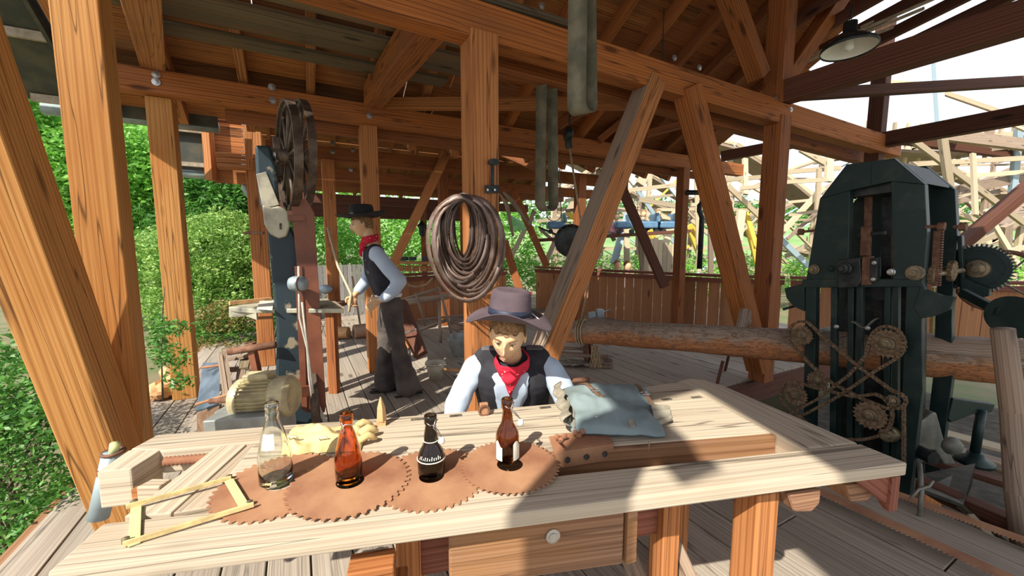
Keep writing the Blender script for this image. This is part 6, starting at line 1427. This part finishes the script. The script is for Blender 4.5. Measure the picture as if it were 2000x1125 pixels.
# coaster train
tr_ = thing('coaster_train', 'light blue coaster train with riders on the track', 'train', Py(1255, 458, 13))
MB().bar(Py(1040, 470, 13.4), Py(1340, 452, 13.0), .9, .10, up=Z).build('track', 'timber_dark', tr_)
for i, px in enumerate((1085, 1215, 1262, 1300)):
    c = Py(px, 437, 13.1); MB().box(c-Z*.05, .56, .7, .22, X).build('car_body', 'car_blue', tr_, bevel=.05); MB().box(c+X*.26+Z*.18, .10, .75, .30, X+Z*.2).build('seat_back', 'car_blue', tr_, bevel=.03)
    for x_ in (-.2, .2): MB().cyl(c+X*x_-Z*.26-Y*.42, c+X*x_-Z*.26-Y*.36, .08, 12).build('wheel', 'iron_black', tr_)
def rider(px, py, d, mat, label):
    c = Py(px, py, d); t = thing('person', label, 'person', c-Z*.55)
    m = MB(); m.sphere(c, .105, 12, (.85, .95, 1.1)); caps(m, [(c-Z*.08, .05), (c-Z*.2, .06)]); m.build('body', 'skin', t, smooth=True)
    m = MB(); caps(m, [(c-Z*.30, .13), (c-Z*.52, .15)]); caps(m, [(c-Z*.27-X*.12, .07), (c-Z*.27+X*.12, .07)])
    for sg in (-1, 1): caps(m, [(c-Z*.27+X*.15*sg, .06), (c-Z*.45+X*.2*sg-Y*.05, .045), (c-Z*.50+X*.12*sg-Y*.2, .035)])
    remesh(m.build('jacket', mat, t, smooth=True), .03, 2)
    m = MB(); m.sphere(c+Z*.035+Y*.02, .112, 12, (.88, .9, 1)); m.build('hair', 'hair', t, smooth=True)
rider(1257, 418, 13.1, 'cloth_dark', 'dark-jacketed rider in the coaster car, front'); rider(1286, 417, 13.1, 'cloth_dark', 'rider with black hair in the next coaster car')
rider(1204, 424, 13.1, 'cloth_pink', 'rider in pink partly behind the fence post'); rider(1226, 520, 9.8, 'cloth_white', 'dark-haired visitor peeking over the fence rail'); rider(1206, 518, 10.2, 'cloth_white', 'visitor in white beside the dark-haired one')
# pale barrels / boards below the coaster
bp = thing('plank_screen', 'pale upright plank screen below the coaster', 'screen', Py(1285, 535, 11.5))
for i in range(8): p = Py(1262+i*9, 500, 11.5); MB().bar(p-Z*.6, p+Z*(.42+.1*math.sin(i*.9)), .125, .04, up=Y).build('board', 'coaster_wood', bp)
aw = thing('green_awning', 'light green striped awning beyond the corner post', 'awning', Py(1010, 430, 14)); 
for i in range(7): MB().prism([Py(995+i*5, 452-i*.5, 14), Py(999.5+i*5, 452-i*.5, 14), Py(1001+i*3, 424+i*1.5, 14.5), Py(998+i*3, 423+i*1.5, 14.5)], Z*.03).build('stripe', 'awning_green', aw)
# ================================================================ GREENERY
def leaves(name, label, cat, blobs, n, size, mat, seed=0, shell=.55, stem=None, kind_group=None, flat=.0):
    rng = np.random.default_rng(seed); vol = np.array([b[1][0]*b[1][1]*b[1][2] for b in blobs])**.67; cnt = (vol/vol.sum()*n).astype(int)
    P = []
    for (c, r), k in zip(blobs, cnt):
        d = rng.normal(size=(k, 3)); d /= np.linalg.norm(d, axis=1)[:, None]
        rad = shell+(1-shell)*rng.random(k)**.5; lump = 1+.22*np.sin(d[:, 0]*7+c[0]*3)*np.sin(d[:, 2]*6+c[1])+.12*np.sin(d[:, 1]*13)
        P.append(np.array(c)+d*np.array(r)*(rad*lump)[:, None])
    P = np.concatenate(P); N = len(P); P += rng.normal(size=P.shape)*size*.8
    t = rng.normal(size=(N, 3)); t[:, 2] = t[:, 2]*.6-.1; t /= np.linalg.norm(t, axis=1)[:, None]
    w = np.cross(t, rng.normal(size=(N, 3))); w /= np.linalg.norm(w, axis=1)[:, None]; nn = np.cross(t, w)
    sz = size*rng.uniform(.6, 1.3, N)[:, None]
    A = P-t*sz; Bq = P+w*sz*.42+nn*sz*.12; Cq = P+t*sz; D = P-w*sz*.42+nn*sz*.12
    base = P.mean(0); base[2] = P[:, 2].min()
    Vt = np.stack([A, Bq, Cq, D], 1).reshape(-1, 3)-base
    me = bpy.data.meshes.new('foliage'); me.vertices.add(4*N); me.vertices.foreach_set('co', Vt.ravel()); me.loops.add(4*N); me.loops.foreach_set('vertex_index', np.arange(4*N, dtype=np.int32))
    me.polygons.add(N); me.polygons.foreach_set('loop_start', np.arange(0, 4*N, 4, dtype=np.int32)); me.polygons.foreach_set('loop_total', np.full(N, 4, dtype=np.int32)); me.update(); me.validate(); me.materials.append(MATS[mat])
    if stem is None and name is None: return
    t_ = thing(name, label, cat, tuple(base), kind_group)
    o = bpy.data.objects.new('foliage', me); COL.objects.link(o); o.parent = t_; o['kind'] = 'stuff'
    for sgm in (stem or []): MB().tube([Vec(p) for p in sgm[0]], sgm[1], 7).build('stem', 'bark_tree', t_, smooth=True)
    return t_
def gp(px, py, d): p = Py(px, py, d); return (p.x, p.y, p.z)
def stems(cx, cy, z0, z1, n_, sp, r_, seed):
    rg = random.Random(seed); return [([(cx+rg.uniform(-.1, .1), cy+rg.uniform(-.1, .1), z0), (cx+rg.uniform(-sp, sp)*.4, cy+rg.uniform(-sp, sp)*.4, (z0+z1)/2), (cx+rg.uniform(-sp, sp), cy+rg.uniform(-sp, sp), z1)], [r_, r_*.7, r_*.3]) for _ in range(n_)]
leaves('shrub', 'big light green shrub behind the slim sunlit post', 'shrub', [(gp(405, 500, 7.6), (.95, .8, .62)), (gp(330, 520, 7.8), (.8, .7, .7)), (gp(460, 560, 7.6), (.65, .6, .7)), (gp(380, 600, 7.4), (.85, .6, .55)), (gp(440, 450, 8.3), (.6, .6, .4))], 42000, .036, 'leaf_shrub', 1, .7, stems(-4.4, 7.5, -1.0, .6, 9, .7, .03, 1))
leaves('shrub', 'deep green shrub low behind the band saw table', 'shrub', [(gp(470, 640, 6.9), (.7, .6, .5)), (gp(390, 660, 6.8), (.6, .6, .5)), (gp(520, 600, 8.3), (.6, .6, .8))], 14000, .034, 'leaf_deep', 2, .75, stems(-3.9, 6.8, -1.0, .4, 8, .5, .02, 2))
leaves('shrub', 'dark leafy shrub in the lower left corner below the leaning strut', 'shrub', [(gp(40, 900, 2.5), (.55, .5, .55)), (gp(20, 760, 2.9), (.5, .5, .4)), (gp(-120, 860, 2.6), (.6, .5, .6)), (gp(120, 1030, 2.35), (.22, .2, .12)), (gp(150, 990, 2.5), (.22, .3, .25))], 15000, .024, 'leaf_deep', 3, .45, stems(-3.4, 2.6, -1.0, .6, 8, .5, .012, 3))
leaves('shrub', 'creeping sprig climbing past the slim sunlit post', 'shrub', [(gp(335, 640, 3.6), (.16, .1, .07)), (gp(342, 700, 3.6), (.13, .1, .12)), (gp(312, 660, 3.7), (.06, .1, .28)), (gp(350, 745, 3.5), (.1, .08, .08))], 700, .026, 'leaf_deep', 4, .2, [([gp(318, 780, 3.6), gp(315, 690, 3.65), gp(318, 600, 3.7), gp(322, 560, 3.7)], [.008, .006, .005, .003]), ([gp(318, 640, 3.6), gp(345, 632, 3.6), gp(372, 632, 3.6)], [.005, .004, .002])])
leaves('shrub', 'brownish dry undergrowth beneath the light green shrub', 'shrub', [(gp(400, 690, 6.2), (.7, .4, .22)), (gp(480, 690, 6.3), (.5, .4, .2)), (gp(440, 620, 6.5), (.5, .3, .3))], 5000, .03, 'leaf_brown', 5, .3, stems(-3.4, 6.2, -1.0, .5, 8, .6, .012, 5))
leaves('tree', 'large bright leafed tree behind the left posts', 'tree', [(gp(190, 330, 11), (2.6, 1.5, 1.3)), (gp(60, 430, 11), (2.2, 1.5, 2.0)), (gp(330, 330, 11.5), (1.9, 1.3, 1.2)), (gp(20, 180, 10.5), (1.5, 1.2, 1.6)), (gp(240, 470, 11), (1.4, 1.2, 1.1))], 36000, .095, 'leaf_tree', 6, .35, [([(-10, 11.2, -1.0), (-9.6, 11.2, 2), (-9.2, 11.2, 5)], [.2, .15, .08]), ([(-9.7, 11.2, 2), (-8.2, 11.1, 2.6), (-6.4, 11, 2.9)], [.08, .05, .02])])
leaves('tree', 'dark green tree behind the light green shrub', 'tree', [(gp(430, 390, 11.5), (1.5, 1.2, .9)), (gp(500, 420, 12.5), (1.6, 1.2, 1.2)), (gp(380, 440, 11), (1.3, 1, .7)), (gp(560, 400, 14.5), (1.2, 1, 1.4))], 22000, .08, 'leaf_deep', 7, .4, [([(-8, 12, -1.0), (-8, 12, 1.5), (-7.5, 12, 3)], [.12, .1, .05])])
leaves('hedge', 'sunlit hedge seen through the garden opening', 'hedge', [(gp(820+i*60, 470, 17), (1.3, 1, 1.7)) for i in range(-3, 4)], 16000, .10, 'leaf_tree', 8, .55, [])
leaves('tree', 'tall tree line far behind the left shrubs', 'tree', [(gp(px_, 330, 24), (5, 2, 5)) for px_ in (-250, -50, 150, 350, 560)], 30000, .22, 'leaf_tree', 9, .6, [([(-20, 24, -1.0), (-20, 24, 6)], [.3, .2])])
leaves('hedge', 'green hedge line at the foot of the coaster', 'hedge', [(gp(1000+i*75, 535, 16), (1.2, .8, .8)) for i in range(0, 14)], 10000, .09, 'leaf_tree', 10, .55, [])
leaves('tree', 'row of far orchard trees on the horizon', 'tree', [(gp(1010+i*55, 416, 60), (2.6, 2, 2.2)) for i in range(0, 19)], 12000, .35, 'leaf_deep', 11, .5, [([(0+i*4, 60, 0), (i*4, 60, 3)], [.2, .1]) for i in range(18)])
